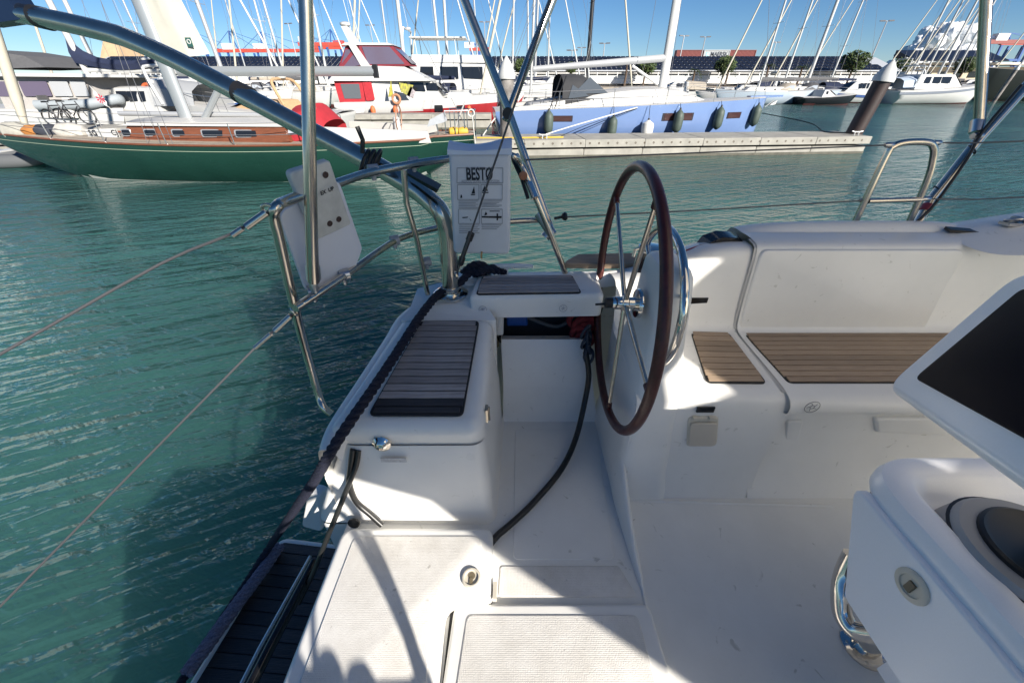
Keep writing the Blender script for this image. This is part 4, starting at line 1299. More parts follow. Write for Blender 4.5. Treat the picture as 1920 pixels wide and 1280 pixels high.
def sailboat(label, u, Y, rot, L=11, B=3.4, fb=1.1, hull=WHITEH, H=15, mmat=ALU, cover=NAVYC, hood=NAVYC, genoa=CREAMS, name='moored_sailboat', group=None, cl=.5, mr=.085, wr=.01, center=True, detail=True, stripe=None):
    rt = root(name, label, 'sailboat', group)
    sh = lambda t: fb * (1 + .18 * (2 * t - .9) ** 2)
    mb, edge = hull_mb(L, B, sh, 1.1, .9, .72, boot=.06)
    obj('hull', mb, [hull, ANTIF], rt)
    obj('deck', deck_mb(edge), DECKW, rt)
    z0 = fb * .98
    obj('cabin', trunk(L * .30, L * .74, B * .30, B * .16, z0, z0 + .5, .9, .2), DECKW, rt)
    for a, b in ((.36, .44), (.47, .54), (.57, .62)):
        side_window(L * a, L * b, B * .27 - (a - .3) * B * .33, z0 + .14, z0 + .34, rt, tilt=.04)
    if hood: sprayhood(rt, L * .24, L * .38, B * .32, z0 + .2, .75, hood)
    rigging(rt, L * .57, z0 + .4, H, L, sh, B, mmat, mr, boom=(L * .22, z0 + 1.15), cover=cover, genoa=genoa, wr=wr)
    if detail: rails(rt, edge, .2, L * .97, every=2.2)
    if stripe is not None:
        mb = MB()
        for s in (-1, 1):
            mb.grid([[V(x, s * (y + .006), z - .16), V(x, s * (y + .008), z - .08)] for x, y, z in edge[:-2]])
        obj('cove_stripe', mb, stripe, rt)
    p = W(u, Y)
    off = Vector((L * cl, 0, 0)); off.rotate(Matrix.Rotation(rot, 3, 'Z'))
    return place(rt, p - off, rot)


def motorboat(label, u, Y, rot, L=9, B=3.1, fb=1.15, hull=WHITEH, cabin=(.25, .72, 1.1), fly=False, arch=True, canopy=None, name='moored_motorboat', group=None, boot=.08, cl=.5, cabmat=WHITEH, stripe=None):
    rt = root(name, label, 'motorboat', group)
    sh = lambda t: fb * (.82 + .38 * t * t)
    mb, edge = hull_mb(L, B, sh, 1.3, .12, .92, p=1.9, boot=boot, fine=.65)
    obj('hull', mb, [hull, ANTIF], rt)
    obj('deck', deck_mb(edge, .1), DECKW, rt)
    a, b, h = cabin
    z0 = fb * .88
    tr = trunk(L * a, L * b, B * .40, B * .24, z0, z0 + h, L * .16, .25, .16, .06)
    c = obj('cabin', tr, cabmat, rt)
    n = 3
    for k in range(n):
        x0 = L * a + .5 + (L * (b - a) - L * .16 - .7) * k / n
        x1 = L * a + .5 + (L * (b - a) - L * .16 - .7) * (k + .86) / n
        fr = ((x0 + x1) / 2 - L * a) / (L * (b - a))
        side_window(x0, x1, B * (.40 - .16 * fr) - .05, z0 + h * .42, z0 + h * .86, c, tilt=.07)
    # windscreen
    mb = MB(); xw = L * b; w1 = B * .22
    mb.add([V(xw - L * .02, -w1, z0 + h * .25), V(xw - L * .02, w1, z0 + h * .25), V(xw - L * .13, w1 * .95, z0 + h * .9), V(xw - L * .13, -w1 * .95, z0 + h * .9)], [(0, 1, 2, 3)])
    mb.v = [(x + .05, y, z + .03) for x, y, z in mb.v]
    obj('windscreen', mb, DGLASS, c, smooth=False)
    if fly:
        fz = z0 + h
        f_ = obj('flybridge', trunk(L * (a + .03), L * (b - .16), B * .36, B * .26, fz, fz + .55, .5, .1, .06, -.1), cabmat, rt)
        mb = MB(); mb.box(V(L * (a + .17), 0, fz + 1.75), (L * .28, B * .6, .09)); obj('hardtop', mb, cabmat, rt)
        for s in (-1, 1):
            for xx in (.06, .26):
                mb = MB(); mb.tube([V(L * (a + xx), s * B * .27, fz + .4), V(L * (a + xx) - .1, s * B * .26, fz + 1.72)], .035, 6); obj('hardtop_post', mb, cabmat, rt)
    if arch:
        mb = MB()
        zt = z0 + h + (.9 if not fly else 2.3)
        mb.tube([V(L * a - .2, -B * .40, z0 + .3), V(L * a + .1, -B * .38, zt - .3), V(L * a + .25, -B * .25, zt), V(L * a + .25, B * .25, zt), V(L * a + .1, B * .38, zt - .3), V(L * a - .2, B * .40, z0 + .3)], .07, 8, smooth=3)
        ar = obj('radar_arch', mb, cabmat, rt)
        mb = MB(); mb.lathe(V(L * a + .25, 0, zt + .05), (0, 0, 1), [(.2, 0), (.24, .06), (.24, .14), (.1, .2), (0, .2)], 16); obj('radar_dome', mb, WHITEH, ar)
        mb = MB(); mb.tube([V(L * a + .25, .3, zt), V(L * a, .3, zt + 1.8)], .015, 5); obj('antenna', mb, MASTW, ar)
    if canopy is not None:
        mb = MB(); rows = []
        for k in range(7):
            an = math.pi * k / 6
            rows.append([V(.2, -B * .42 * math.cos(an), z0 + .2 + 1.0 * math.sin(an) ** .6), V(L * a + .3, -B * .40 * math.cos(an), z0 + .25 + 1.15 * math.sin(an) ** .6)])
        mb.grid(rows); obj('canopy', mb, canopy, rt)
    mb = MB()
    for s in (-1, 1):
        mb2 = MB(); mb2.tube([V(x, s * max(y - .05, 0), z + .5) for x, y, z in edge if x > L * .5], .014, 5); obj('bow_rail', mb2, STEELW, rt)
    if stripe is not None:
        for s in (-1, 1):
            mb = MB(); mb.grid([[V(x, s * (y * .985 + .008), z - .42), V(x, s * (y + .010), z - .16)] for x, y, z in edge[:-3]]); obj('hull_stripe', mb, stripe, rt)
    p = W(u, Y)
    off = Vector((L * cl, 0, 0)); off.rotate(Matrix.Rotation(rot, 3, 'Z'))
    return place(rt, p - off, rot)

PI = math.pi
# ------------------------------------------------------------------ green classic yacht
GREEN = mat('green_hull', (.010, .042, .031), .16, noise=.25, nscale=.8, coat=.4, rvar=.06)
gr = root('classic_sailboat', 'dark green classic sailboat with mahogany cabin moored beyond our stern', 'sailboat')
GL, GB = 15.3, 3.3
gsh = lambda t: 1.0 + .62 * (t - .42) ** 2 + (.06 if t < .1 else 0)
mb, gedge = hull_mb(GL, GB, gsh, 4.3, 3.0, .30, draft=.5, p=2.0, n=40, m=12, boot=.045, fine=.9)
obj('hull', mb, [GREEN, mat('boot_white', (.6, .6, .55), .5)], gr)
obj('deck', deck_mb(gedge, .07), mat('old_teak_deck', (.36, .31, .25), .7, noise=.3, nscale=3), gr)
for s in (-1, 1):
    mb = MB(); mb.tube([V(x, s * y, z + .02) for x, y, z in gedge], .03, 6); obj('toe_rail', mb, MAHOG, gr)
    mb = MB(); mb.tube([V(x, s * (y + .004), z - .13) for x, y, z in gedge[:-2]], .007, 5); obj('cove_line', mb, mat('gold_line', (.35, .40, .30), .5), gr)
def gx(u, Z=1.2, Y=12.4):          # local x on the green boat for a photo column
    return -1.15 - W(u, Y, Z).x
tx0, tx1 = gx(545), gx(205)
gc = obj('cabin', trunk(tx0, tx1, 1.12, .72, 1.0, 1.44, .35, .1, .08), MAHOG, gr)
obj('cabin_roof', trunk(tx0 - .1, tx1 - .1, 1.10, .72, 1.43, 1.52, .3, .1, .03, .06), DECKW, gc)
FRM = mat('port_frame', (.5, .5, .5), .35, .6)
for (ua, ub) in ((212, 231), (258, 283), (314, 342), (374, 435), (440, 508)):
    xa, xb = gx(ub), gx(ua)
    fr = ((xa + xb) / 2 - tx0) / (tx1 - tx0)
    yy = 1.12 - .40 * fr - .03
    for s in (-1, 1):
        q = [V(xa, s * yy, 1.15), V(xb, s * yy, 1.15), V(xb, s * (yy - .03), 1.35), V(xa, s * (yy - .03), 1.35)]
        if s > 0: q = q[::-1]
        mb = MB(); slab(mb, q, .06, .05, .008, 4, 1); fo = obj('port_frame', mb, FRM, gc)
        c_ = sum(q, V(0, 0, 0)) / 4
        q2 = [c_ + (p - c_) * (.90 if abs(p.x - c_.x) > .4 else .82) + V(0, s * .012, 0) for p in q]
        q2 = [V(p.x, p.y, c_.z + (p.z - c_.z) * .85) for p in q2]
        mb = MB(); slab(mb, q2, .05, .02, .004, 4, 1); obj('pane', mb, DGLASS, fo)
# fore hatch boards with registration letters
for s in (1,):
    mb = MB(); xa, xb = gx(192), gx(130)
    mb.hexa([V(xa, .45, 1.1), V(xb, .40, 1.1), V(xb, .46, 1.1), V(xa, .52, 1.1)], [V(xa, .45, 1.34), V(xb, .40, 1.30), V(xb, .46, 1.30), V(xa, .52, 1.34)]); dg_ = obj('fore_dodger', mb, WHITEH, gr)
    for k_, t_ in ((.22, 'SG'), (-.42, 'CJ')):
        t = text_mb(t_, .2, V((xa + xb) / 2 + k_, .515, 1.22), V(-1, 0, 0), V(0, 0, 1), off=.01, bold=.004); obj('lettering', t, INK, dg_, smooth=False)
gm = gx(366, 1.2, 13.4)
mb = MB()
rows = []
for z, r_ in ((1.1, .15), (4, .15), (9, .14), (17.5, .09)):
    rows.append([V(gm + .12 - .012 * z + r_ * 1.25 * math.cos(k * PI / 6), r_ * .75 * math.sin(k * PI / 6), z) for k in range(12)])
mb.grid(rows, True, True, True); go = obj('mast', mb, mat('grey_alloy', (.40, .42, .43), .35, .5), gr)
for z in (6.2, 11):
    mb = MB(); mb.tube([V(gm, -1, z), V(gm, 1, z)], .03, 6); obj('spreader', mb, ALU, go)
for s in (-1, 1):
    for dx in (-.35, 0, .35):
        mb = MB(); mb.tube([V(gm + dx, s * 1.52, 1.05), V(gm, s * .9, 6.2 if dx else 11), V(gm - .1, 0, 11 if dx else 17)], .006, 5); obj('shroud', mb, RIG, go)
bx1 = gx(702, 2.7, 13.4)
mb = MB(); rows = []
for k in range(5):
    x = gm - .2 + (bx1 - gm + .2) * k / 4
    rows.append([V(x, .085 * math.cos(a * PI / 5), 2.72 + .125 * math.sin(a * PI / 5)) for a in range(10)])
mb.grid(rows, True, True, True); bo = obj('boom', mb, mat('grey_boom', (.33, .35, .36), .4, .4), gr)
mb = MB(); mb.box(V(bx1 - .04, 0, 2.72), (.12, .15, .32)); obj('boom_end', mb, BLACK, bo)
mb = MB(); mb.tube([V(gm - .2, 0, 1.3), V(gm - 1.35, 0, 2.45)], .085, 8); obj('kicker', mb, mat('grey_boom', (.3, .3, .3), .4), bo)
mb = MB(); mb.tube([V(gx(555), -.25, 1.62), V(gx(180), -.1, 1.68)], .065, 8); obj('stowed_pole', mb, ALU, gr)
# part-hoisted sail behind the mast
SAIL = mat('sail_cloth', (.50, .485, .42), .75, noise=.10, nscale=2.2, bump=.2, bscale=3)
rows = []
xt = gm - .02
xc, zc = gx(394, 3.0, 13.4), P(394, 101, Y=13.4).z
zt = P(338, 106, Y=13.4).z
for i in range(9):
    t = i / 8
    z0 = zt + (8.5 - zt) * t
    w_ = (xt - xc) * (1 - t) ** .9
    rows.append([V(xt - .012 * z0 - w_ * k / 6, .10 * math.sin(PI * k / 6) * (1 - t) + .03 * math.sin(k * 2 + i), z0 + (zc - zt) * (k / 6) * (1 - t) - .05 * math.sin(PI * k / 6) * (1 - t)) for k in range(7)])
mb = MB(); mb.grid(rows); sl = obj('hoisted_sail', mb, SAIL, gr)
ec_ = V(gx(362, 3.3, 13.35), .16, P(362, 80, Y=13.35).z)
mb = MB(); mb.box(ec_, (.16, .006, .2)); em = obj('sail_emblem', mb, mat('emblem_green', (.02, .08, .07), .6), sl)
mb = MB(); mb.torus(ec_ + V(0, .006, .01), (0, 1, 0), .045, .012, 20, 6); mb2 = obj('emblem_ring', mb, WHITEH, em)
# furled jib and forestay
fb_ = V(gx(48, 1.3, 13.4), 0, 1.25); ft_ = V(gm - .2, 0, 17)
mb = MB(); mb.tube([fb_, fb_.lerp(ft_, .05), fb_.lerp(ft_, .2), fb_.lerp(ft_, .8)], [.06, .13, .12, .05], 12); obj('furled_jib', mb, CREAMS, gr)
mb = MB(); mb.tube([V(GL - .35, 0, gsh(.98) + .05), V(GL * .97 - .6, 0, 3.2), V(gm, 0, 17.3)], [.09, .10, .03], 10); obj('furled_genoa', mb, CREAMS, gr)
mb = MB(); mb.tube([V(.15, 0, 1.1), V(gm - .2, 0, 17.4)], .008, 5); obj('backstay', mb, RIG, gr)
# red spray hood, cockpit coamings, wheel, stern gear
xa, xb = gx(606), gx(518)
rows = []
for k in range(11):
    a = PI * k / 10
    yy = -.95 * math.cos(a)
    zz = 1.1 + .86 * math.sin(a) ** .45
    rows.append([V(xa, yy, 1.1 + (zz - 1.1) * .5), V(xa + .35, yy, zz), V(xa + .9, yy * .97, zz - .05), V(xb - .1, yy * .85, 1.25 + (zz - 1.25) * .35)])
mb = MB(); mb.grid(rows); hd = obj('spray_hood', mb, REDC, gr)
mb = MB(); mb.add([V(xa + .5, .955, 1.25), V(xa + 1.0, .95, 1.25), V(xa + .95, .90, 1.62), V(xa + .55, .92, 1.68)], [(0, 1, 2, 3)]); mb.v = [(x, y + .02, z) for x, y, z in mb.v]; obj('window', mb, mat('clear_vinyl', (.35, .38, .42), .1), hd, smooth=False)
for s in (-1, 1):
    mb = MB(); mb.hexa([V(gx(805), s * .82 - .05, 1.0), V(gx(610), s * 1.05 - .05, 1.0), V(gx(610), s * 1.05 + .05, 1.0), V(gx(805), s * .82 + .05, 1.0)], [V(gx(800), s * .80 - .05, 1.30), V(gx(612), s * 1.0 - .05, 1.42), V(gx(612), s * 1.0 + .05, 1.42), V(gx(800), s * .80 + .05, 1.30)]); obj('cockpit_coaming', mb, DECKW, gr)
c_ = V(gx(748, 1.5, 13.4), 0, 1.55)
mb = MB(); mb.torus(c_, (1, 0, .1), .34, .02, 28, 8); gw_ = obj('steering_wheel', mb, mat('wheel_tan', (.3, .16, .1), .5), gr)
for k in range(5):
    an = k * 2 * PI / 5
    mb = MB(); mb.tube([c_, c_ + V(0, math.cos(an), math.sin(an)) * .33], .01, 5); obj('spoke', mb, STEELW, gw_)
mb = MB(); mb.lathe(c_ + V(.08, 0, -.6), (0, 0, 1), [(.16, 0), (.1, .3), (.1, .62), (.04, .66)], 14); obj('binnacle', mb, WHITEH, gr)
mb = MB(); mb.hexa([V(gx(833), .2, 1.52), V(gx(800), .2, 1.40), V(gx(800), .8, 1.40), V(gx(833), .8, 1.52)], [V(gx(830), .2, 1.74), V(gx(806), .2, 1.58), V(gx(806), .8, 1.58), V(gx(830), .8, 1.74)]); obj('barbecue_cover', mb, mat('pale_grey_cloth', (.42, .44, .47), .8, noise=.2), gr)
mb = MB(); mb.tube([V(gx(817), .5, 1.1), V(gx(815), .5, 1.45)], .02, 6); obj('cover_post', mb, STEELW, gr)
for k in range(2):
    mb = MB(); c2 = V(gx(846 + k * 18), .35, 1.24); mb.lathe(c2, (1, .2, 0), [(.02, -.16), (.10, -.13), (.13, 0), (.10, .13), (.02, .16)], 14); obj('yellow_float', mb, mat('yellow_plastic', (.55, .34, .04), .6, noise=.2), gr)
xs = [gx(885), gx(868), gx(850), gx(832)]
pts = []
for s in (1, -1):
    for x in xs:
        mb = MB(); w_ = .35 + .25 * (x - xs[0]); mb.tube([V(x, s * w_, 1.1), V(x, s * w_, 1.78)], .014, 6); obj('pushpit_post', mb, STEELW, gr)
mb = MB(); mb.tube([V(x, .35 + .25 * (x - xs[0]), 1.78) for x in xs[::-1]] + [V(xs[0] - .05, 0, 1.78)] + [V(x, -.35 - .25 * (x - xs[0]), 1.78) for x in xs], .016, 6); obj('pushpit_rail', mb, STEELW, gr)
mb = MB(); mb.torus(V(gx(882), .4, 1.72), (0, 1, 0), .09, .02, 16, 6); mb.tube([V(gx(884), .42, 1.65), V(gx(886), .5, 1.3), V(gx(888), .55, .95)], .014, 5); obj('hung_line', mb, mat('pale_line', (.55, .54, .5), .8), gr)
mb = MB(); mb.tube([V(gx(840), .1, 1.1), V(gx(870), .2, 2.0)], .02, 6); obj('flag_staff', mb, MASTW, gr)
rails(gr, gedge, gx(600), GL * .97, .55, 1.7, .014)
# deck clutter forward: sail bags and folded cloth
for (u, c, r_) in ((70, (.42, .17, .04), .2), (92, (.03, .035, .05), .22), (130, (.48, .46, .42), .25), (30, (.35, .34, .3), .28), (10, (.05, .06, .07), .22)):
    x = gx(u, 1.3, 13.2)
    mb = MB(); mb.lathe(V(x, .2, 1.22), (1, .3, .1), [(.03, -.45), (r_ * .8, -.35), (r_, -.05), (r_ * .85, .25), (.04, .42)], 12); obj('sail_bag', mb, mat('bag_%d' % u, c, .85, noise=.3, nscale=6), gr)
place(gr, (-1.15, 13.4, 0), PI)

# ------------------------------------------------------------------ floating docks
def dock(label, p0, p1, width, ztop, piece, group=None, holes=True, fascia=True):
    d_ = (p1 - p0); Ld = d_.length; ang = math.atan2(d_.y, d_.x)
    rt = root('floating_dock', label, 'dock', group)
    n = max(1, round(Ld / piece))
    for i in range(n):
        a, b = Ld * i / n + .008, Ld * (i + 1) / n - .008
        mb = MB(); slab(mb, [V(a, .12, ztop - .34), V(b, .12, ztop - .34), V(b, width - .12, ztop - .34), V(a, width - .12, ztop - .34)], .02, ztop + .1, .02, 1, 1); obj('float', mb, CONC, rt)
        mb = MB(); slab(mb, [V(a - .004, 0, ztop), V(b + .004, 0, ztop), V(b + .004, width, ztop), V(a - .004, width, ztop)], .02, .26, .02, 1, 1); so_ = obj('deck_slab', mb, CONC, rt)
    mb = MB(); mb.box(V(Ld / 2, width / 2, .03), (Ld - .02, width - .22, .12)); obj('wet_band', mb, CONCD, rt)
    if holes:
        k = int(Ld / .36)
        for i in range(k):
            mb = MB(); mb.lathe(V(.2 + i * .36, .004, ztop - .13), (0, -1, 0), [(.038, -.01), (.038, .006), (.02, .007), (0, -.002)], 10); obj('bolt', mb, mat('rusty_bolt', (.07, .05, .035), .8), rt)
    place(rt, p0, ang)
    return rt
P0, P1 = W(868, 16.05), W(1622, 17.4)
dockA = dock('pale concrete dock with a row of bolts in front of the blue yacht', P0, P1, 2.0, .64, 2.35)
dang = math.atan2(P1.y - P0.y, P1.x - P0.x)
def on_dock(u, back):
    t = 0
    best = None
    for k in range(401):
        q = P0.lerp(P1, k / 400) + V(-math.sin(dang), math.cos(dang), 0) * back
        uu = 960 + F * q.x / (q.y * CP + (CZ - .64) * SP)
        if best is None or abs(uu - u) < best[0]: best = (abs(uu - u), q)
    q = best[1].copy(); q.z = .64
    return q
def dock_cleat(u, label):
    q = on_dock(u, .35)
    mb = MB(); mb.tube([q + V(-.22, 0, .16), q + V(-.1, 0, .13), q + V(.1, 0, .13), q + V(.22, 0, .16)], .022, 8); mb.tube([q + V(-.08, 0, 0), q + V(-.08, 0, .13)], .025, 8); mb.tube([q + V(.08, 0, 0), q + V(.08, 0, .13)], .025, 8)
    tag(obj('dock_cleat', mb, mat('galvanised', (.5, .5, .48), .5, .5)), label, 'cleat')
dock_cleat(1020, 'galvanised cleat with yellow line at the stern of the blue yacht')
dock_cleat(1604, 'galvanised cleat at the outer end of the dock beside the leaning pile')
# second dock behind the green yacht, third at far left
dockB = dock('weathered grey concrete dock in front of the red trawler', W(585, 26.5), W(922, 27.0), 1.6, .80, 4.0, holes=False)
dockC = dock('short concrete dock end under the green bow', W(-160, 16.4), W(62, 16.2), 2.4, .75, 3.0, holes=False)

# piles
def pile(label, base, top, r, cap=True, mt=None):
    rt = root('mooring_pile', label, 'pile', None)
    b, t = Vector(base), Vector(top)
    mb = MB(); mb.tube([b - b, (t - b) * .5, t - b], r, 22); obj('shaft', mb, mt or PILE, rt)
    ax = (t - b).normalized()
    mb = MB(); mb.lathe(t - b, ax, [(r * 1.22, -.02), (r * 1.24, .10), (r * .75, .42), (r * .12, .66), (0, .68)], 22); obj('cap', mb, WHITEH, rt)
    rt.location = b
    return rt
PILE = mat('pile_paint', (.30, .28, .26), .7, noise=.8, nscale=1.6, col2=(.035, .025, .022), bump=.2, bscale=10)
q = on_dock(950, 1.1)
pile('mottled grey pile with white cone cap at the stern of the blue yacht', (q.x, q.y, -.5), (q.x, q.y, P(952, 147, Y=q.y).z), .27)
q = on_dock(1612, 1.0)
tq_ = P(1655, 152, Y=q.y - .1)
PILEB = mat('pile_dark', (.045, .025, .022), .55, noise=.5, nscale=1.3, col2=(.02, .014, .014), bump=.1)
pile('dark brown leaning pile with white cone cap at the dock end', (q.x - .12, q.y, -.6), (tq_.x, tq_.y, tq_.z), .30, mt=PILEB)
q = W(1862, 62); pile('thin distant pile with white cap before the dark hulled motor yacht', (q.x, q.y, -.5), (q.x + .5, q.y, 3.6), .22)

# ------------------------------------------------------------------ blue racing cruiser behind the dock
BLUE = mat('blue_hull', (.14, .215, .40), .22, noise=.08, nscale=.7, coat=.3)
br = root('blue_sailboat', 'pale blue modern sailboat with white deck lying along the dock', 'sailboat')
BL, BB = 12.9, 4.0
bsh = lambda t: 1.42 + .42 * t
mb, bedge = hull_mb(BL, BB, bsh, .25, .25, .86, draft=.3, p=2.9, n=34, m=10, boot=.05, fine=.62)
obj('hull', mb, [BLUE, mat('boot_dark', (.02, .02, .03), .5)], br)
obj('deck', deck_mb(bedge, .05), DECKW, br)
bq = on_dock(926, 2.25 + BB / 2)
def bx(u, Z=1.5, off=-1.9):
    # local x along the blue boat for a photo column on its near side
    for k in range(600):
        x = -1 + 15 * k / 600
        q = Vector((bq.x + x * math.cos(dang) - off * math.sin(dang), bq.y + x * math.sin(dang) + off * math.cos(dang), Z))
        if 960 + F * q.x / (q.y * CP + (CZ - Z) * SP) >= u: return x
    return 14
def by(x):
    xs_ = [e[0] for e in bedge]; ys_ = [e[1] for e in bedge]
    return float(np.interp(x, xs_, ys_))
# flush coach roof rising to the mast then falling to the foredeck
rows = []
prof = [(bx(1000), 1.62, 1.0), (bx(1062), 1.86, 1.25), (bx(1100), 1.98, 1.3), (bx(1150), 2.12, 1.3), (bx(1200), 2.22, 1.25), (bx(1250), 2.24, 1.15), (bx(1290), 2.14, 1.0), (bx(1325), 1.95, .75), (bx(1345), 1.80, .55)]
for x, z, w_ in prof:
    zb = bsh(x / BL)
    rows.append([V(x, -w_ - .22, zb - .02), V(x, -w_ - .12, zb + (z - zb) * .45), V(x, -w_ + .05, zb + (z - zb) * .9), V(x, -w_ * .5, z + .02), V(x, 0, z + .04), V(x, w_ * .5, z + .02), V(x, w_ - .05, zb + (z - zb) * .9), V(x, w_ + .12, zb + (z - zb) * .45), V(x, w_ + .22, zb - .02)])
mb = MB(); mb.grid(rows, False); mb.add(rows[0], [tuple(range(9))]); obj('coach_roof', mb, DECKW, br)
for s in (-1, 1):
    mb = MB(); mb.hexa([V(bx(940), s * 1.5 - .06, 1.42), V(bx(1062), s * 1.45 - .06, 1.48), V(bx(1062), s * 1.45 + .06, 1.48), V(bx(940), s * 1.5 + .06, 1.42)], [V(bx(950), s * 1.45 - .06, 1.52), V(bx(1062), s * 1.40 - .06, 1.80), V(bx(1062), s * 1.40 + .06, 1.80), V(bx(950), s * 1.45 + .06, 1.52)]); obj('cockpit_coaming', mb, DECKW, br)
# hull windows
for (ua, ub, va, vb) in ((1033, 1072, 218, 228), (1239, 1300, 213, 226), (1373, 1406, 211, 222)):
    xa, xb = bx(ua, 1.0), bx(ub, 1.0)
    q = P((ua + ub) / 2, (va + vb) / 2, Y=bq.y + (xa + xb) / 2 * math.sin(dang) - by((xa + xb) / 2) * math.cos(dang))
    zc_ = q.z; hh = (vb - va) / 44 / 2
    for s in (-1, 1):
        tw_ = [V(xa, s * (by(xa) + .0), zc_ - hh), V(xb, s * (by(xb) + .0), zc_ - hh), V(xb, s * (by(xb) + .02), zc_ + hh), V(xa, s * (by(xa) + .02), zc_ + hh)]
        if s > 0: tw_ = tw_[::-1]
        mb = MB(); slab(mb, tw_, .02, .12, .01, 2, 1); wo = obj('hull_window', mb, mat('window_trim', (.03, .025, .03), .3), br)
        c_ = sum(tw_, V(0, 0, 0)) / 4
        mb = MB(); slab(mb, [c_ + (p - c_) * .88 + V(0, s * .012, 0) for p in tw_], .02, .03, .004, 2, 1); obj('pane', mb, mat('brown_glass', (.05, .025, .025), .06), wo)
# spray hood
xa, xb, xf = bx(1058), bx(1102), bx(1148)
HOODG = mat('charcoal_canvas', (.035, .036, .04), .85, noise=.2, nscale=6)
rows = []
for k in range(13):
    a = PI * k / 12
    yy = -1.35 * math.cos(a)
    zz = 1.75 + .98 * math.sin(a) ** .35
    rows.append([V(xa, yy, zz), V((xa + xb) / 2, yy, zz + .02), V(xb, yy * .98, zz - .02), V(xf, yy * .86, 2.02 + .05 * math.sin(a))])
mb = MB(); mb.grid(rows); ho = obj('spray_hood', mb, HOODG, br)
VIN = mat('clear_vinyl_bright', (.07, .08, .095), .15, spec=.4)
for s in (-1, 1):
    mb = MB(); mb.add([V(xa + .25, s * 1.36, 1.86), V(xa + 1.15, s * 1.34, 1.95), V(xa + .4, s * 1.33, 2.35)], [(0, 1, 2)]); obj('window', mb, VIN, ho, smooth=False)
    mb = MB(); mb.add([V(xb - .55, s * 1.36, 2.03), V(xf - .05, s * 1.22, 2.05), V(xb + .12, s * 1.27, 2.62)], [(0, 1, 2)]); obj('window', mb, VIN, ho, smooth=False)
mb = MB(); mb.box(V((xa + xb) / 2 - .1, -1.37, 1.72), (xb - xa + .6, .03, .3)); obj('hood_skirt', mb, HOODG, ho)
for dx in (0, .2):
    mb = MB(); mb.tube([V(xa - .35 - dx, -1.5, 1.5), V(xa + .1 - dx, -1.35, 2.66)], .025, 6); obj('hood_bow', mb, BLACK, ho)
mx_ = bx(1241, 2.2, 0)
MW = mat('white_mast_paint', (.52, .52, .51), .3, noise=.1, nscale=2)
rows = []
for z, r_ in ((2.1, .19), (4, .18), (9, .17), (18.5, .10)):
    rows.append([V(mx_ + .05 - .02 * z + r_ * 1.1 * math.cos(k * PI / 6), r_ * .7 * math.sin(k * PI / 6), z) for k in range(12)])
mb = MB(); mb.grid(rows, True, True, True); mo_ = obj('mast', mb, MW, br)
mb = MB()
rows = []
xe = bx(998, 2.7, 0)
zb0, zb1 = P(1235, 110, Y=bq.y + 1).z, P(998, 130, Y=bq.y).z
for k in range(7):
    t = k / 6; x = mx_ - .15 + (xe - mx_ + .15) * t
    z = zb0 + (zb1 - zb0) * t
    h_ = .145 - .03 * t
    rows.append([V(x, .10 * math.cos(a * PI / 5), z + h_ * math.sin(a * PI / 5)) for a in range(10)])
mb.grid(rows, True, True, True); obj('boom', mb, mat('grey_white_boom', (.33, .34, .35), .45, .1), br)
mb = MB(); mb.tube([V(mx_ - .25, 0, 2.35), V(bx(1182, 2.6, 0), 0, zb0 - .28)], .06, 8); obj('kicker', mb, MW, br)
for s in (-1, 1):
    mb = MB(); mb.tube([V(mx_ - .4, s * 1.75, 1.75), V(mx_ - .5, s * 1.0, 8), V(mx_ - .4, 0, 18)], .009, 5); obj('shroud', mb, RIG, br)
    mb = MB(); mb.tube([V(.2, s * .9, 1.5), V(mx_ - .3, 0, 18.3)], .009, 5); obj('backstay', mb, RIG, br)
mb = MB(); mb.tube([V(BL - .1, 0, bsh(1) + .02), V(mx_ - .3, 0, 18)], .009, 5); obj('forestay', mb, RIG, br)
rails(br, bedge, .3, BL * .98, .62, 2.2, .014)
mb = MB(); mb.hexa([V(BL - .9, -.16, bsh(1) - .05), V(BL + .75, -.06, bsh(1) + .02), V(BL + .75, .06, bsh(1) + .02), V(BL - .9, .16, bsh(1) - .05)], [V(BL - .9, -.16, bsh(1) + .06), V(BL + .75, -.06, bsh(1) + .09), V(BL + .75, .06, bsh(1) + .09), V(BL - .9, .16, bsh(1) + .06)]); obj('bowsprit', mb, BLUE, br)
mb = MB(); c_ = V(BL + .42, 0, bsh(1) - .22); mb.tube([V(BL + .05, 0, bsh(1) - .4), V(BL + .4, 0, bsh(1) - .12)], .02, 6); mb.hexa([c_ + V(-.2, -.09, -.1), c_ + V(.1, -.02, -.06), c_ + V(.1, .02, -.06), c_ + V(-.2, .09, -.1)], [c_ + V(-.1, -.05, -.02), c_ + V(.14, -.02, .1), c_ + V(.14, .02, .1), c_ + V(-.1, .05, -.02)]); obj('anchor', mb, mat('galvanised', (.5, .5, .48), .5, .5), br)
for (ua, ub) in ((1000, 1010), (1020, 1028), (1075, 1082), (1105, 1112)):
    mb = MB(); mb.tube([V(bx(ua), -1.4, 1.62), V(bx(ua) + .05, -1.4, 1.86), V(bx(ub) + .1, -1.4, 1.86), V(bx(ub) + .15, -1.4, 1.64)], .016, 6); obj('grab_rail', mb, STEELW, br)
place(br, (bq.x, bq.y, 0), dang)
def bworld(x, y, z):
    return Vector((bq.x + x * math.cos(dang) - y * math.sin(dang), bq.y + x * math.sin(dang) + y * math.cos(dang), z))
FENG = mat('fender_green', (.06, .085, .07), .6, noise=.3, nscale=4)
FENW = mat('fender_white', (.62, .61, .58), .5, noise=.2, nscale=4)
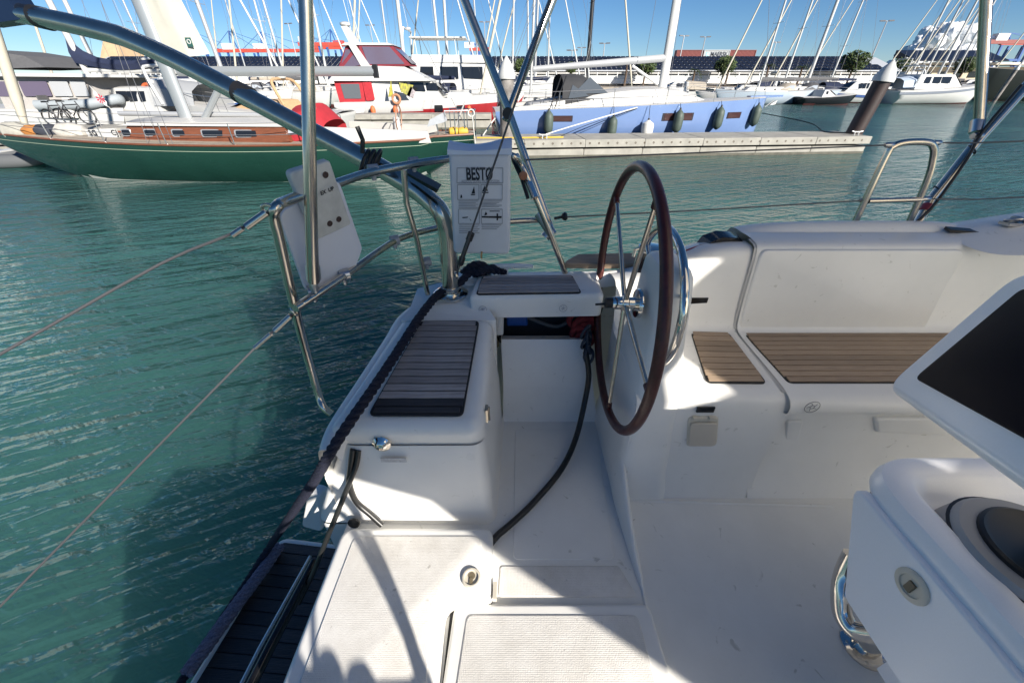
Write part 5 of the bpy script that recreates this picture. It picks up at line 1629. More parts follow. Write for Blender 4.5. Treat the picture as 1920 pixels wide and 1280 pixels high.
fl = [(1026, 'dark green fender hanging below the cockpit of the blue yacht'), (1144, 'dark green fender hanging below the spray hood of the blue yacht'), (1208, 'round white fender squeezed low between the blue hull and the dock'),
      (1266, 'dark green fender hanging over the middle hull window of the blue yacht'), (1348, 'dark green fender hanging between the two forward windows of the blue hull'), (1437, 'dark green fender hanging near the bow of the blue yacht')]
for u, lb in fl:
    x = bx(u, .9)
    yb_ = -(by(x) + (.26 if u == 1208 else .21))
    top = bworld(x, yb_, bsh(x / BL) + .02)
    zc_ = {1026: 1.04, 1144: .84, 1208: .82, 1266: 1.04, 1348: 1.12, 1437: 1.16}[u]
    c_ = bworld(x, yb_, zc_)
    ft = thing('fender', lb, 'fender', tuple(c_), 'fenders along the blue yacht')
    r_ = .2 if u != 1208 else .25
    hh = .38 if u != 1208 else .24
    mb = MB(); mb.lathe(c_, (0, 0, 1), [(.03, -hh - .06), (r_ * .6, -hh), (r_ * .95, -hh * .75), (r_, -hh * .3), (r_, hh * .4), (r_ * .9, hh * .75), (r_ * .5, hh), (.04, hh + .06), (.03, hh + .1)], 18)
    obj('body', mb, FENW if u == 1208 else FENG, ft)
    mb = MB(); mb.tube([c_ + V(0, 0, hh + .05), top + V(0, .15, .0)], .012, 5); obj('lanyard', mb, BLACK, ft)
    mb = MB(); mb.lathe(c_ + V(0, 0, hh + .03), (0, 0, 1), [(.05, 0), (.04, .08), (.02, .1)], 10); obj('eye', mb, BLACK, ft)
# mooring lines of the blue yacht
def line(label, pts, r, mt, sm=4, cat='rope', name='mooring_line'):
    mb = MB(); mb.tube(pts, r, 6, smooth=sm); tag(obj(name, mb, mt), label, cat)
PALE = mat('pale_line', (.55, .54, .5), .8)
line('pale spring line from the dock cleat up to the blue hull', [on_dock(1022, .35) + V(0, 0, .15), on_dock(1080, .9) + V(0, 0, .42), bworld(bx(1192), -by(bx(1192)) - .02, 1.56)], .022, PALE)
line('dark spring line from the dock edge up to the blue hull', [on_dock(1052, .9) + V(0, 0, .02), on_dock(1100, 1.1) + V(0, 0, .4), bworld(bx(1192), -by(bx(1192)) - .01, 1.52)], .012, BLACK)
line('yellow line lying along the dock beside the blue stern', [on_dock(895, .7) + V(0, 0, .02), on_dock(960, .55) + V(0, 0, .02), on_dock(1018, .5) + V(0, 0, .03), on_dock(1056, .6) + V(0, 0, .02)], .03, mat('yellow_line', (.55, .36, .05), .8))
line('white stern line from the blue yacht down to the dock', [bworld(.1, -1.5, 1.3), bworld(-.25, -1.9, .95), on_dock(905, 1.2) + V(0, 0, .05)], .025, PALE)
line('dark bow line sagging from the blue bow to the dock end', [bworld(BL - .05, -.1, 1.2), on_dock(1520, 1.7) + V(.2, .6, .3), on_dock(1545, 1.2) + V(0, 0, .05), on_dock(1596, .5) + V(0, 0, .1)], .018, BLACK)

# ------------------------------------------------------------------ red and white trawler
TY = 31.5
tr_ = root('red_trawler', 'red and white trawler yacht with enclosed flybridge behind the dock', 'motor yacht')
TL, TBm = 12.6, 4.2
REDH = mat('red_hull', (.30, .02, .025), .3, noise=.12, nscale=.8)
tx = lambda u: (W(u, TY - 2).x - W(632, TY - 2).x)
tsh = lambda t: 1.42 + .75 * t ** 1.8
mb, tedge = hull_mb(TL, TBm, tsh, 1.0, .2, .88, draft=.3, p=2.3, n=28, m=14, fine=.6)
# white quarter above the rising red sheer line
mi = []
for f in mb.f:
    c = [mb.v[i] for i in f]
    x = sum(a[0] for a in c) / len(c); z = sum(a[2] for a in c) / len(c)
    mi.append(1 if z > .55 + 1.35 * (x / TL) ** 1.1 else 0)
mb.mi = mi
obj('hull', mb, [REDH, WHITEH], tr_)
obj('deck', deck_mb(tedge, .06), DECKW, tr_)
def tbox(name, ua, ub, w0, w1, z0, z1, f, a, mt, ins=.1, parent=None, crown=.05):
    return obj(name, trunk(tx(ua), tx(ub), w0, w1, z0, z1, f, a, ins, crown), mt, parent or tr_)
bulw = MB()
for s in (-1, 1):
    bulw2 = MB(); bulw2.grid([[V(x, s * (y - .03), z - .02), V(x, s * (y - .01), z + .28), V(x, s * (y - .06), z + .28)] for x, y, z in tedge]); obj('bulwark', bulw2, WHITEH, tr_)
sal = tbox('saloon', 690, 838, 1.75, 1.2, 1.45, 3.25, 1.1, .1, WHITEH)
rf = tbox('boat_deck', 632, 812, 2.0, 1.6, 3.2, 3.5, .5, .25, WHITEH, .12)
tbox('flybridge_coaming', 695, 800, 1.6, 1.2, 3.48, 4.25, 1.4, .2, WHITEH, .12, rf)
obj('flybridge_roof', trunk(tx(662), tx(752), 1.5, 1.35, 5.60, 5.75, .3, .25, .1, .06), WHITEH, tr_)
# raked flybridge enclosure
PURP = mat('tinted_vinyl', (.11, .09, .13), .1, spec=.7)
MARO = mat('maroon_canvas', (.20, .02, .035), .8, noise=.2)
mb = MB(); mb.hexa([V(tx(697), -1.45, 4.2), V(tx(778), -1.15, 4.25), V(tx(778), 1.15, 4.25), V(tx(697), 1.45, 4.2)], [V(tx(692), -1.38, 5.62), V(tx(748), -1.25, 5.64), V(tx(748), 1.25, 5.64), V(tx(692), 1.38, 5.62)]); en = obj('enclosure', mb, MARO, tr_, smooth=False)
for s in (-1, 1):
    q = [V(tx(704), s * 1.44, 4.34), V(tx(768), s * 1.22, 4.36), V(tx(745), s * 1.285, 5.5), V(tx(698), s * 1.405, 5.5)]
    if s > 0: q = q[::-1]
    mb = MB(); slab(mb, q, .05, .02, .004, 2, 1); obj('window', mb, PURP, en)
mb = MB(); mb.add([V(tx(778) + .02, -1.0, 4.4), V(tx(778) + .02, 1.0, 4.4), V(tx(748) + .06, 1.1, 5.55), V(tx(748) + .06, -1.1, 5.55)], [(0, 1, 2, 3)]); obj('window', mb, PURP, en, smooth=False)
mb = MB(); mb.hexa([V(tx(648), -1.5, 3.9), V(tx(697), -1.48, 4.2), V(tx(697), 1.48, 4.2), V(tx(648), 1.5, 3.9)], [V(tx(668), -1.2, 5.55), V(tx(690), -1.35, 5.6), V(tx(690), 1.35, 5.6), V(tx(668), 1.2, 5.55)]); e2 = obj('aft_enclosure', mb, MARO, tr_, smooth=False)
for s in (-1, 1):
    q = [V(tx(653), s * 1.515, 4.02), V(tx(692), s * 1.50, 4.28), V(tx(688), s * 1.40, 5.35), V(tx(668), s * 1.30, 5.3)]
    if s > 0: q = q[::-1]
    mb = MB(); slab(mb, q, .03, .02, .004, 2, 1); obj('window', mb, PURP, e2)
for s in (-1, 1):
    mb = MB(); mb.hexa([V(tx(695), s * 1.5 - .05, 3.9), V(tx(712), s * 1.5 - .05, 3.9), V(tx(712), s * 1.5 + .05, 3.9), V(tx(695), s * 1.5 + .05, 3.9)], [V(tx(676), s * 1.45 - .05, 5.62), V(tx(688), s * 1.45 - .05, 5.62), V(tx(688), s * 1.45 + .05, 5.62), V(tx(676), s * 1.45 + .05, 5.62)]); obj('roof_leg', mb, WHITEH, tr_)
# radar mast and life raft
mb = MB(); mb.hexa([V(tx(668), -.3, 5.75), V(tx(684), -.3, 5.75), V(tx(684), .3, 5.75), V(tx(668), .3, 5.75)], [V(tx(658), -.25, 6.9), V(tx(668), -.25, 6.95), V(tx(668), .25, 6.95), V(tx(658), .25, 6.9)]); rm = obj('radar_mast', mb, WHITEH, tr_)
mb = MB(); mb.lathe(V(tx(664), 0, 6.95), (0, 0, 1), [(.25, 0), (.32, .06), (.32, .2), (.15, .28), (0, .28)], 16); obj('radar_dome', mb, WHITEH, rm)
for du in (0, 12):
    mb = MB(); mb.tube([V(tx(672 + du), .3, 5.8), V(tx(664 + du * .8), .3, 9.5)], .02, 5); obj('antenna', mb, MASTW, rm)
# cockpit curtain aft, saloon windows
mb = MB(); mb.hexa([V(tx(644), -1.9, 1.7), V(tx(690), -1.8, 1.7), V(tx(690), 1.8, 1.7), V(tx(644), 1.9, 1.7)], [V(tx(640), -1.75, 3.22), V(tx(690), -1.7, 3.22), V(tx(690), 1.7, 3.22), V(tx(640), 1.75, 3.22)]); cu = obj('cockpit_curtain', mb, REDC, tr_, smooth=False)
for s in (-1, 1):
    q = [V(tx(654), s * 1.885, 1.95), V(tx(684), s * 1.83, 1.95), V(tx(684), s * 1.74, 3.0), V(tx(651), s * 1.79, 3.0)]
    if s > 0: q = q[::-1]
    mb = MB(); slab(mb, q, .05, .02, .004, 2, 1); obj('window', mb, mat('grey_vinyl', (.10, .11, .12), .15), cu)
mb = MB(); slab(mb, [V(tx(692), -1.82, 1.75), V(tx(708), -1.80, 1.85), V(tx(706), -1.72, 3.15), V(tx(690), -1.74, 3.15)], .12, .06, .01, 4, 1); obj('door_curtain', mb, REDC, tr_)
for (ua, ub, z0, z1) in ((718, 738, 2.35, 3.05), (740, 772, 2.4, 3.08), (774, 800, 2.45, 3.1), (802, 824, 2.5, 3.05)):
    fr = ((ua + ub) / 2 - 690) / 148
    yy = 1.75 - .55 * fr - .045
    for s in (-1, 1):
        q = [V(tx(ua), s * yy, z0), V(tx(ub), s * (yy - .05), z0), V(tx(ub) - .12, s * (yy - .09), z1), V(tx(ua) - .05, s * (yy - .04), z1)]
        if s > 0: q = q[::-1]
        mb = MB(); slab(mb, q, .03, .03, .004, 2, 1); obj('window', mb, DGLASS, sal)
mb = MB(); mb.add([V(tx(838) - .12, -.95, 2.35), V(tx(838) - .12, .95, 2.35), V(tx(826) - .55, .95, 3.15), V(tx(826) - .55, -.95, 3.15)], [(0, 1, 2, 3)]); mb.v = [(x + .06, y, z + .02) for x, y, z in mb.v]; obj('windscreen', mb, DGLASS, sal, smooth=False)
tbox('fore_cabin', 838, 890, 1.1, .6, 1.7, 2.35, .5, .1, WHITEH)
def tby(x):
    return float(np.interp(x, [e[0] for e in tedge], [e[1] for e in tedge]))
for (u, z) in ((824, 1.25), (864, 1.45)):
    x = tx(u)
    q = [V(x - .28, -(tby(x - .28) - .02), z - .25), V(x + .28, -(tby(x + .28) - .02), z - .25), V(x + .28, -(tby(x + .28)), z + .25), V(x - .28, -(tby(x - .28)), z + .25)]
    mb = MB(); slab(mb, q, .08, .12, .01, 3, 1); obj('hull_window', mb, DGLASS, tr_)
place(tr_, (W(632, TY - 2).x, TY, 0), R(1))
tr_.scale = (1, 1, .77)
# flags, lifebuoy on the trawler rail
def tw(u, v):
    return P(u, v, Y=TY - 2.15)
mb = MB(); mb.torus(tw(743, 186), (0, -1, 0), .24, .075, 24, 8)
tag(obj('lifebuoy', mb, mat('faded_orange', (.45, .22, .12), .7, noise=.3, nscale=5)), 'faded orange lifebuoy on the side rail of the red trawler', 'lifebuoy')
for nm, lb, poly, col in (('banner', 'narrow yellow and grey pennant hanging on the red trawler', ((733, 150), (738, 182), (728, 182)), (.55, .50, .03)), ('banner', 'yellow and grey square flag on the red trawler side rail', ((748, 155), (775, 160), (768, 182), (752, 172)), (.55, .52, .05)), ('banner', 'white flag with pink lettering lines on the red trawler', ((770, 162), (779, 172), (775, 185), (762, 180)), (.6, .52, .55))):
    mb = MB(); n_ = len(poly); mb.add([tw(*p) for p in poly] + [tw(*p) + V(0, .02, 0) for p in poly], [tuple(range(n_)), tuple(range(2 * n_ - 1, n_ - 1, -1))] + [(i, (i + 1) % n_, n_ + (i + 1) % n_, n_ + i) for i in range(n_)])
    tag(obj(nm, mb, mat('flag_' + lb[:6], col, .8, noise=.5, nscale=6, col2=(.1, .1, .1))), lb, 'flag')
for u, lb in ((700, 'under the red cockpit curtain'), (742, 'below the faded lifebuoy'), (880, 'near the bow window')):
    mb = MB(); c_ = tw(u, 206) + V(0, -.1, 0); mb.lathe(c_, (0, 0, 1), [(.03, -.3), (.15, -.2), (.17, 0), (.12, .18), (.03, .24)], 12); tag(obj('buoy_fender', mb, mat('orange_fender', (.55, .13, .04), .6)), 'small orange ball fender on the red trawler ' + lb, 'fender', 'orange fenders of the trawler')

# ------------------------------------------------------------------ catamaran at left
CY_ = 25.0
cr_ = root('catamaran', 'white catamaran with dark windows and grey canvas behind the green bow', 'catamaran')
c0x = W(-70, CY_).x
cx = lambda u: W(u, CY_ - 2.5, 2).x - c0x
for s in (-1, 1):
    mb, e_ = hull_mb(12, 1.7, lambda t: 1.45 + .2 * t, .6, .4, .8, boot=.06, n=16, m=6)
    mb.v = [(x, y + s * 2.4, z) for x, y, z in mb.v]; obj('hull', mb, [WHITEH, ANTIF], cr_)
mb = MB(); slab(mb, [V(.6, -3.1, 1.62), V(10, -3.1, 1.66), V(10, 3.1, 1.66), V(.6, 3.1, 1.62)], .3, .5, .05); obj('bridge_deck', mb, DECKW, cr_)
mb = MB(); mb.hexa([V(cx(0), -2.7, 1.6), V(cx(185), -2.3, 1.6), V(cx(185), 2.3, 1.6), V(cx(0), 2.7, 1.6)], [V(cx(0), -2.5, 3.25), V(cx(150), -2.0, 3.2), V(cx(150), 2.0, 3.2), V(cx(0), 2.5, 3.25)]); ch = obj('deckhouse', mb, mat('grey_beige_canvas', (.36, .34, .32), .85, noise=.15), cr_, smooth=False)
for (ua, ub) in ((-10, 40), (44, 92), (96, 128), (132, 158)):
    ya = lambda u, z: -(2.7 - .4 * (u / 185)) + (z - 1.6) * .13 - .03
    q = [V(cx(ua), ya(ua, 2.25), 2.25), V(cx(ub), ya(ub, 2.25), 2.25), V(cx(ub), ya(ub, 3.0), 3.0), V(cx(ua), ya(ua, 3.0), 3.0)]
    mb = MB(); slab(mb, q, .06, .03, .005, 2, 1); obj('window', mb, PURP if ua < 90 else mat('grey_vinyl2', (.35, .36, .37), .2), ch)
mb = MB(); slab(mb, [V(cx(-20), -2.8, 3.42), V(cx(190), -2.5, 3.36), V(cx(190), 2.5, 3.36), V(cx(-20), 2.8, 3.42)], .3, .16, .05); obj('hardtop', mb, WHITEH, cr_)
mb = MB(); mb.hexa([V(cx(-30), -2.0, 3.6), V(cx(92), -2.0, 3.7), V(cx(92), 2, 3.7), V(cx(-30), 2, 3.6)], [V(cx(-30), -1.6, 4.6), V(cx(50), -1.6, 4.25), V(cx(50), 1.6, 4.25), V(cx(-30), 1.6, 4.6)]); obj('helm_canopy', mb, GREYC, cr_, smooth=False)
mxp = cx(95)
mb = MB(); mb.tube([V(cx(96), 0, 3.4), V(cx(96) - .2, 0, 12), V(cx(96) - .4, 0, 19)], [.15, .09], 10); obj('mast', mb, MASTW, cr_)
rows = []
for k in range(9):
    t = k / 8; x = cx(88) + (cx(262) - cx(88)) * t
    z = 4.15 - .55 * math.sin(PI * min(1, t * 1.1)) * .5 - .2 * t; h_ = .45 * (1 - t * .55) + (.7 * (1 - t * 6) if t < .16 else 0)
    rows.append([V(x, -.18, z - .18), V(x, -.24, z + h_ * .3), V(x, 0, z + h_), V(x, .24, z + h_ * .3), V(x, .18, z - .18)])
mb = MB(); mb.grid(rows, True, True, True); obj('sail_cover', mb, NAVYC, cr_)
mb = MB(); mb.tube([V(cx(96), 0, 3.6), V(cx(275), 0, 3.55)], .13, 8); obj('boom', mb, WHITEH, cr_)
place(cr_, (c0x, CY_, 0), 0)
cr_.scale = (1, 1, .82)
# flag, bicycles and dinghy on the dock beside it
fp = W(120, 19.5, .8)
mb = MB()
f0 = P(170, 166, Y=19.5)
rows = [[f0 + V(.042 * i * 1.0 + .01 * j, .05 * math.sin(i * .9 + j), -.05 * j - .055 * i) for i in range(9)] for j in range(7)]
mb.grid(rows)
fl_ = tag(obj('flag', mb, mat('white_flag', (.68, .66, .64), .8)), 'small white flag with red sun rays above the green boat', 'flag')
for k in range(9):
    an = k * 2 * PI / 9
    c_ = rows[3][4] + V(0, -.03, 0); dx = V(math.cos(an), 0, math.sin(an)); pr = V(-math.sin(an), 0, math.cos(an))
    mb = MB(); mb.add([c_, c_ + dx * .17 + pr * .035, c_ + dx * .17 - pr * .035], [(0, 1, 2)]); obj('ray', mb, mat('flag_red', (.45, .02, .05), .8), fl_, smooth=False)
mb = MB(); mb.tube([f0 + V(0, 0, .1), f0 + V(.3, .2, -.9)], .015, 5); obj('staff', mb, MASTW, fl_)
def bicycle(u, Y, z, label, rz):
    rt = root('bicycle', label, 'bicycle', 'bicycles standing on the dock')
    for x in (0, 1.0):
        mb = MB(); mb.torus(V(x, 0, .34), (0, 1, 0), .33, .025, 28, 6); wl = obj('wheel', mb, BLACK, rt)
        mb = MB(); mb.torus(V(x, 0, .34), (0, 1, 0), .29, .012, 24, 5); obj('rim', mb, STEELW, wl)
    mb = MB()
    for a, b in ((V(0, 0, .34), V(.42, 0, .3)), (V(.42, 0, .3), V(.82, 0, .75)), (V(.3, 0, .8), V(.85, 0, .82)), (V(.42, 0, .3), V(.3, 0, .9)), (V(1.0, 0, .34), V(.82, 0, .95)), (V(0, 0, .34), V(.3, 0, .8))):
        mb.tube([a, b], .022, 6)
    obj('frame', mb, mat('bike_dark', (.03, .03, .035), .4), rt)
    mb = MB(); mb.hexa([V(.14, -.08, .92), V(.42, -.02, .92), V(.42, .02, .92), V(.14, .08, .92)], [V(.14, -.08, .98), V(.42, -.02, .96), V(.42, .02, .96), V(.14, .08, .98)]); obj('saddle', mb, BLACK, rt)
    mb = MB(); mb.tube([V(.78, -.28, 1.0), V(.83, 0, 1.02), V(.78, .28, 1.0)], .018, 6); obj('handlebar', mb, BLACK, rt)
    p = W(u, Y, z); place(rt, p, rz)
dockD = dock('long concrete dock carrying the bicycles behind the green bow', W(70, 19.0), W(345, 19.3), 1.8, .78, 3.0, holes=False)
bicycle(102, 19.8, .78, 'dark bicycle with a child seat leaning on the dock rail', R(-8))
bicycle(125, 20.3, .78, 'dark bicycle standing behind the child-seat bicycle', R(12))
# grey inflatables
def dinghy(u, Y, rot, L, label, z=0.1, mt=RUBR):
    rt = root('inflatable_dinghy', label, 'dinghy')
    mb = MB(); mb.tube([V(0, -.7, .1), V(L * .6, -.7, .12), V(L * .85, -.5, .22), V(L, 0, .32), V(L * .85, .5, .22), V(L * .6, .7, .12), V(0, .7, .1)], .22, 12, smooth=5); obj('tube', mb, mt, rt)
    mb = MB(); mb.box(V(L * .35, 0, .05), (L * .8, 1.1, .06)); obj('floor', mb, GREYC, rt)
    mb = MB(); mb.box(V(.08, 0, .3), (.06, 1.1, .4)); obj('transom', mb, GREYC, rt)
    mb = MB(); mb.box(V(L * .4, 0, .38), (.3, 1.2, .05)); obj('thwart', mb, WHITEH, rt)
    p = W(u, Y); p.z = z; place(rt, p, rot)
dinghy(-40, 14.9, R(4), 3.3, 'dark grey inflatable dinghy floating under the green bow')
dinghy(128, 22.5, R(10), 3.2, 'pale grey inflatable dinghy hung above the dock by the bicycles', 1.4, mat('pale_rubber', (.28, .31, .33), .6))
dinghy(596, 28.5, R(3), 3.0, 'light grey inflatable dinghy lying astern of the red trawler', .55, mat('light_rubber', (.45, .46, .46), .6))
mb = MB(); mb.torus(P(277, 168, Y=24.0), (0, -1, .2), .24, .07, 24, 8)
tag(obj('lifebuoy', mb, mat('bright_orange', (.5, .10, .03), .6)), 'bright orange lifebuoy on the white boat behind the green mast', 'lifebuoy')

# ------------------------------------------------------------------ other moored boats
STR = mat('blue_stripe', (.02, .06, .2), .4)
TANC = mat('tan_cover', (.50, .33, .18), .85, noise=.2)
motorboat('white motor yacht with grey cockpit canvas behind the green mast', 265, 24.5, R(176), 10.5, 3.6, 1.35, cabin=(.2, .62, 1.0), canopy=mat('silver_canvas', (.33, .34, .35), .7), arch=True)
motorboat('white motor cruiser with tan cabin cover under its curved radar arch', 505, 23.5, R(178), 9.0, 3.2, 1.35, cabin=(.30, .66, .45), cabmat=TANC, arch=True)
motorboat('white sport cruiser with navy windows astern of the tan covered boat', 400, 30, R(4), 10, 3.4, 1.4, cabin=(.22, .72, 1.3), stripe=STR)
sailboat('white sailboat with navy sail cover close behind the red trawler flybridge', 772, 40, R(172), 12.5, 3.8, 1.4, H=20, mmat=MASTW, cover=NAVYC, hood=NAVYC, mr=.16, cl=.56)
motorboat('large white flybridge motor yacht with black windows behind the trawler bow', 905, 43, R(2), 17, 5.0, 2.0, cabin=(.12, .70, 2.0), fly=True, arch=True)
motorboat('low turquoise striped workboat beyond the trawler bow', 868, 37.5, R(178), 8, 2.8, 1.25, cabin=(.5, .7, .4), arch=False, stripe=mat('turquoise', (.05, .33, .27), .5))
sailboat('small white sailboat with bare boom behind the mottled pile', 1010, 34, R(176), 9.5, 3.2, 1.15, H=14, mmat=MASTW, cover=None, hood=GREYC, mr=.10)
sailboat('white sailboat with black mast beyond the blue yacht boom', 1098, 52, R(6), 13, 4.0, 1.4, H=22, mmat=MASTB, cover=NAVYC, hood=NAVYC, mr=.22, hull=mat('navy_hull', (.015, .03, .08), .25), cl=.58)
motorboat('white cabin cruiser with blue side stripe behind the blue spray hood', 1040, 46, R(178), 10, 3.4, 1.5, cabin=(.2, .7, 1.5), stripe=STR)
# rows of sailboats further back: only masts and covers show above nearer boats
far = [(440, 45, 14.0, 19, ALU, .2, 'tall silver masted sailboat moored beside the black shrouded one', 5), (533, 50, 11.5, 17, MASTW, .10, 'white sailboat with slim white mast behind the grey boom', 174),
       (547, 58, 12, 20, MASTW, .12, 'white sailboat with navy boom cover in front of the far cranes', 6), (628, 52, 13, 19, MASTW, .13, 'white sailboat with grey hood left of the trawler radar mast', 178),
       (604, 66, 13, 22, MASTB, .13, 'dark masted sailboat behind the upright bimini tube', 4), (742, 60, 12, 19, ALU, .12, 'silver masted sailboat behind the trawler flybridge roof', 176),
       (830, 62, 13, 20, MASTW, .16, 'white masted sailboat moored by the big flybridge yacht', 3), (846, 66, 14, 23, MASTW, .20, 'large white sailboat with thick mast behind the flybridge yacht', 178),
       (898, 70, 11, 18, ALU, .10, 'silver masted sailboat beyond the flybridge yacht bow', 5), (962, 58, 11, 17, MASTW, .12, 'white sailboat with furled sail behind the mottled pile cap', 172),
       (988, 72, 12, 15, MASTW, .13, 'short masted white sailboat between the crossing bimini tubes', 4), (1003, 64, 14, 19, ALU, .16, 'silver masted sailboat with beige cover between the crossing bimini tubes', 176),
       (1024, 60, 11, 15, MASTW, .12, 'white sailboat with beige hood beside the grey blue boom end', 3), (226, 40, 12, 19, MASTW, .16, 'white sailboat with thick mast behind the catamaran boom', 174),
       (318, 48, 11, 16, ALU, .09, 'silver masted sailboat with navy hood behind the hoisted sail', 6), (480, 70, 12, 17, ALU, .10, 'silver sailboat far behind the grey boom', 176), (690, 74, 12, 16, ALU, .10, 'distant silver masted sailboat left of the flybridge enclosure', 2)]
for i, (u, Y, L_, H_, mm, mr_, lb, dg) in enumerate(far):
    sailboat(lb, u, Y, R(dg), L_, L_ * .3, 1.15 + .02 * L_, H=H_, mmat=mm, cover=(NAVYC, GREYC, BEIGEC)[i % 3], hood=(NAVYC, BEIGEC, GREYC)[i % 3], genoa=CREAMS if i % 2 else WHITEH, mr=mr_, cl=.56, wr=.014, detail=False)
# right-hand marina
GREYH = mat('blue_grey_hull', (.36, .42, .48), .3)
sailboat('blue grey sailboat with two headsails rolled beyond the blue bow', 1425, 58, R(182), 12.5, 3.6, 1.3, hull=GREYH, H=19, mmat=MASTW, cover=GREYC, hood=BEIGEC, mr=.12, cl=.5, wr=.014, detail=False)
sailboat('blue grey sailboat with slim white mast beside its twin', 1478, 60, R(178), 12, 3.6, 1.3, hull=GREYH, H=18, mmat=MASTW, cover=GREYC, hood=GREYC, mr=.12, cl=.45, wr=.014, detail=False)
sailboat('white sailboat with grey sail hanging loose from its thick mast', 1504, 66, R(184), 13, 3.9, 1.4, H=20, mmat=MASTW, cover=GREYC, hood=NAVYC, mr=.22, cl=.55, wr=.014, detail=False)
sailboat('white sailboat with slim mast beyond the black hulled launch', 1553, 72, R(176), 11, 3.4, 1.3, H=15, mmat=MASTW, cover=NAVYC, hood=NAVYC, mr=.13, cl=.5, wr=.016, detail=False)
for i, (u, Y, L_, H_, lb) in enumerate([(1690, 74, 12, 16, 'white sailboat behind the leaning pile cap'), (1715, 78, 12, 18, 'white sailboat with beige cover beyond the leaning pile'), (1738, 72, 13, 20, 'white sailboat with furled sail left of the big white motor yacht mast'),
                                        (1752, 80, 14, 21, 'tall white sailboat in front of the cumulus cloud'), (1768, 76, 12, 17, 'white sailboat with grey cover in front of the cumulus cloud'), (1880, 86, 13, 20, 'white sailboat behind the dark motor yacht bow')]):
    sailboat(lb, u, Y, R(176 + i * 2), L_, L_ * .29, 1.3, H=H_, mmat=MASTW, cover=(NAVYC, BEIGEC, GREYC)[i % 3], hood=(GREYC, NAVYC)[i % 2], mr=.15, cl=.55, wr=.015, detail=False)
motorboat('white sports boat with raked windscreen moored by the quay palms', 1352, 62, R(176), 7.5, 2.7, 1.05, cabin=(.35, .7, .7), arch=False)
motorboat('white sports boat with low cabin right behind the raked one', 1388, 66, R(178), 8, 2.8, 1.1, cabin=(.3, .72, .9), arch=False)
motorboat('black hulled launch with white topsides in front of the quay', 1545, 56, R(4), 7.5, 2.7, .9, hull=mat('black_hull', (.012, .013, .016), .2), cabin=(.3, .6, .7), arch=False)
motorboat('white cabin boat with pale green windows moored beside the black launch', 1588, 60, R(178), 9, 3.1, 1.2, cabin=(.3, .68, 1.3), arch=False, stripe=STR)
motorboat('large white motor yacht with curved windows right of the leaning pile', 1738, 58, R(2), 12, 4.2, 1.75, cabin=(.15, .72, 1.5), arch=True, canopy=mat('pale_blue_cover', (.38, .45, .55), .8), stripe=mat('grey_stripe', (.16, .18, .22), .4))
motorboat('big motor yacht with black hull and white upperworks at the right', 1814, 66, R(181), 22, 6.0, 3.3, hull=mat('graphite_hull', (.02, .022, .02), .2), cabin=(.2, .70, 1.9), fly=True, arch=True, cl=1.0)
motorboat('small white day boat tied behind the leaning pile', 1632, 64, R(6), 8, 2.8, 1.2, cabin=(.3, .7, 1.0), arch=False, canopy=NAVYC)

motorboat('white pilot boat with tall cabin between the leaning pile and the white motor yacht', 1668, 70, R(176), 9.5, 3.2, 1.4, cabin=(.25, .7, 1.6), arch=True, stripe=STR)
motorboat('small white runabout moored right of the blue grey sailboats', 1520, 64, R(178), 7, 2.6, 1.0, cabin=(.35, .7, .8), arch=False, canopy=NAVYC)
motorboat('white cruiser with navy canopy behind the blue bowsprit', 1455, 70, R(4), 9, 3.0, 1.3, cabin=(.3, .72, 1.3), arch=True, canopy=NAVYC)
motorboat('white cruiser with beige canopy left of the palm by the quay', 1262, 72, R(178), 9, 3.0, 1.2, cabin=(.3, .7, 1.2), arch=False, canopy=BEIGEC)
motorboat('white flybridge cruiser behind the white pilot boat', 1700, 80, R(2), 12, 3.8, 1.7, cabin=(.2, .72, 1.6), fly=True, arch=True)
motorboat('white cabin boat with grey canopy in front of the far sailboat row', 1800, 76, R(178), 9, 3.1, 1.4, cabin=(.3, .7, 1.3), arch=False, canopy=GREYC)
# ------------------------------------------------------------------ quay, building with solar roof
q0 = MB()
QZ = 1.35
pts = [(-400, 92), (36, 92), (37, 84), (60, 84), (60, 96), (400, 100), (400, 900), (-400, 900)]
q0.add([(x, y, QZ) for x, y in pts] + [(x, y, -2) for x, y in pts], [tuple(range(8))] + [(i, (i + 1) % 8, 8 + (i + 1) % 8, 8 + i) for i in range(8)])
tag(obj('quay', q0, mat('quay_stone', (.40, .34, .27), .85, noise=.25, nscale=.5), smooth=False), kind='structure')
bd = root('quay_building', 'long low white quay building with terraced balcony and solar panel roof', 'building')
BX0, BX1 = W(243, 108).x - 6, W(1648, 108).x
LB_ = BX1 - BX0
zE, zR = P(900, 134, Y=106).z, P(900, 108, Y=115).z
mb = MB(); mb.box(V(LB_ / 2, 5, (QZ + zE - 1.6) / 2 + .2), (LB_ - 3, 6, zE - 1.6 - QZ + .3)); wl = obj('wall', mb, mat('pale_wall', (.55, .52, .46), .8, noise=.12, nscale=.3), bd, smooth=False)
mb = MB(); mb.box(V(LB_ / 2, 1.5, zE - 1.9), (LB_, 4.4, .8)); obj('terrace_slab', mb, mat('white_render', (.74, .73, .70), .7), bd, smooth=False)
mb = MB(); mb.box(V(LB_ / 2, 4.5, zE - .75), (LB_ - 2, 5, 1.6)); obj('upper_wall', mb, mat('pale_wall2', (.48, .46, .42), .8), bd, smooth=False)
nb = 80
for i in range(nb):
    x = LB_ * (i + .5) / nb
    mb = MB(); mb.box(V(x, -.6, zE - .9), (.16, .16, 1.4)); obj('balcony_post', mb, mat('white_render', (.74, .73, .70), .7), bd, smooth=False)
mb = MB(); mb.box(V(LB_ / 2, -.6, zE - .35), (LB_, .12, .14)); obj('balcony_rail', mb, mat('white_render', (.74, .73, .70), .7), bd, smooth=False)
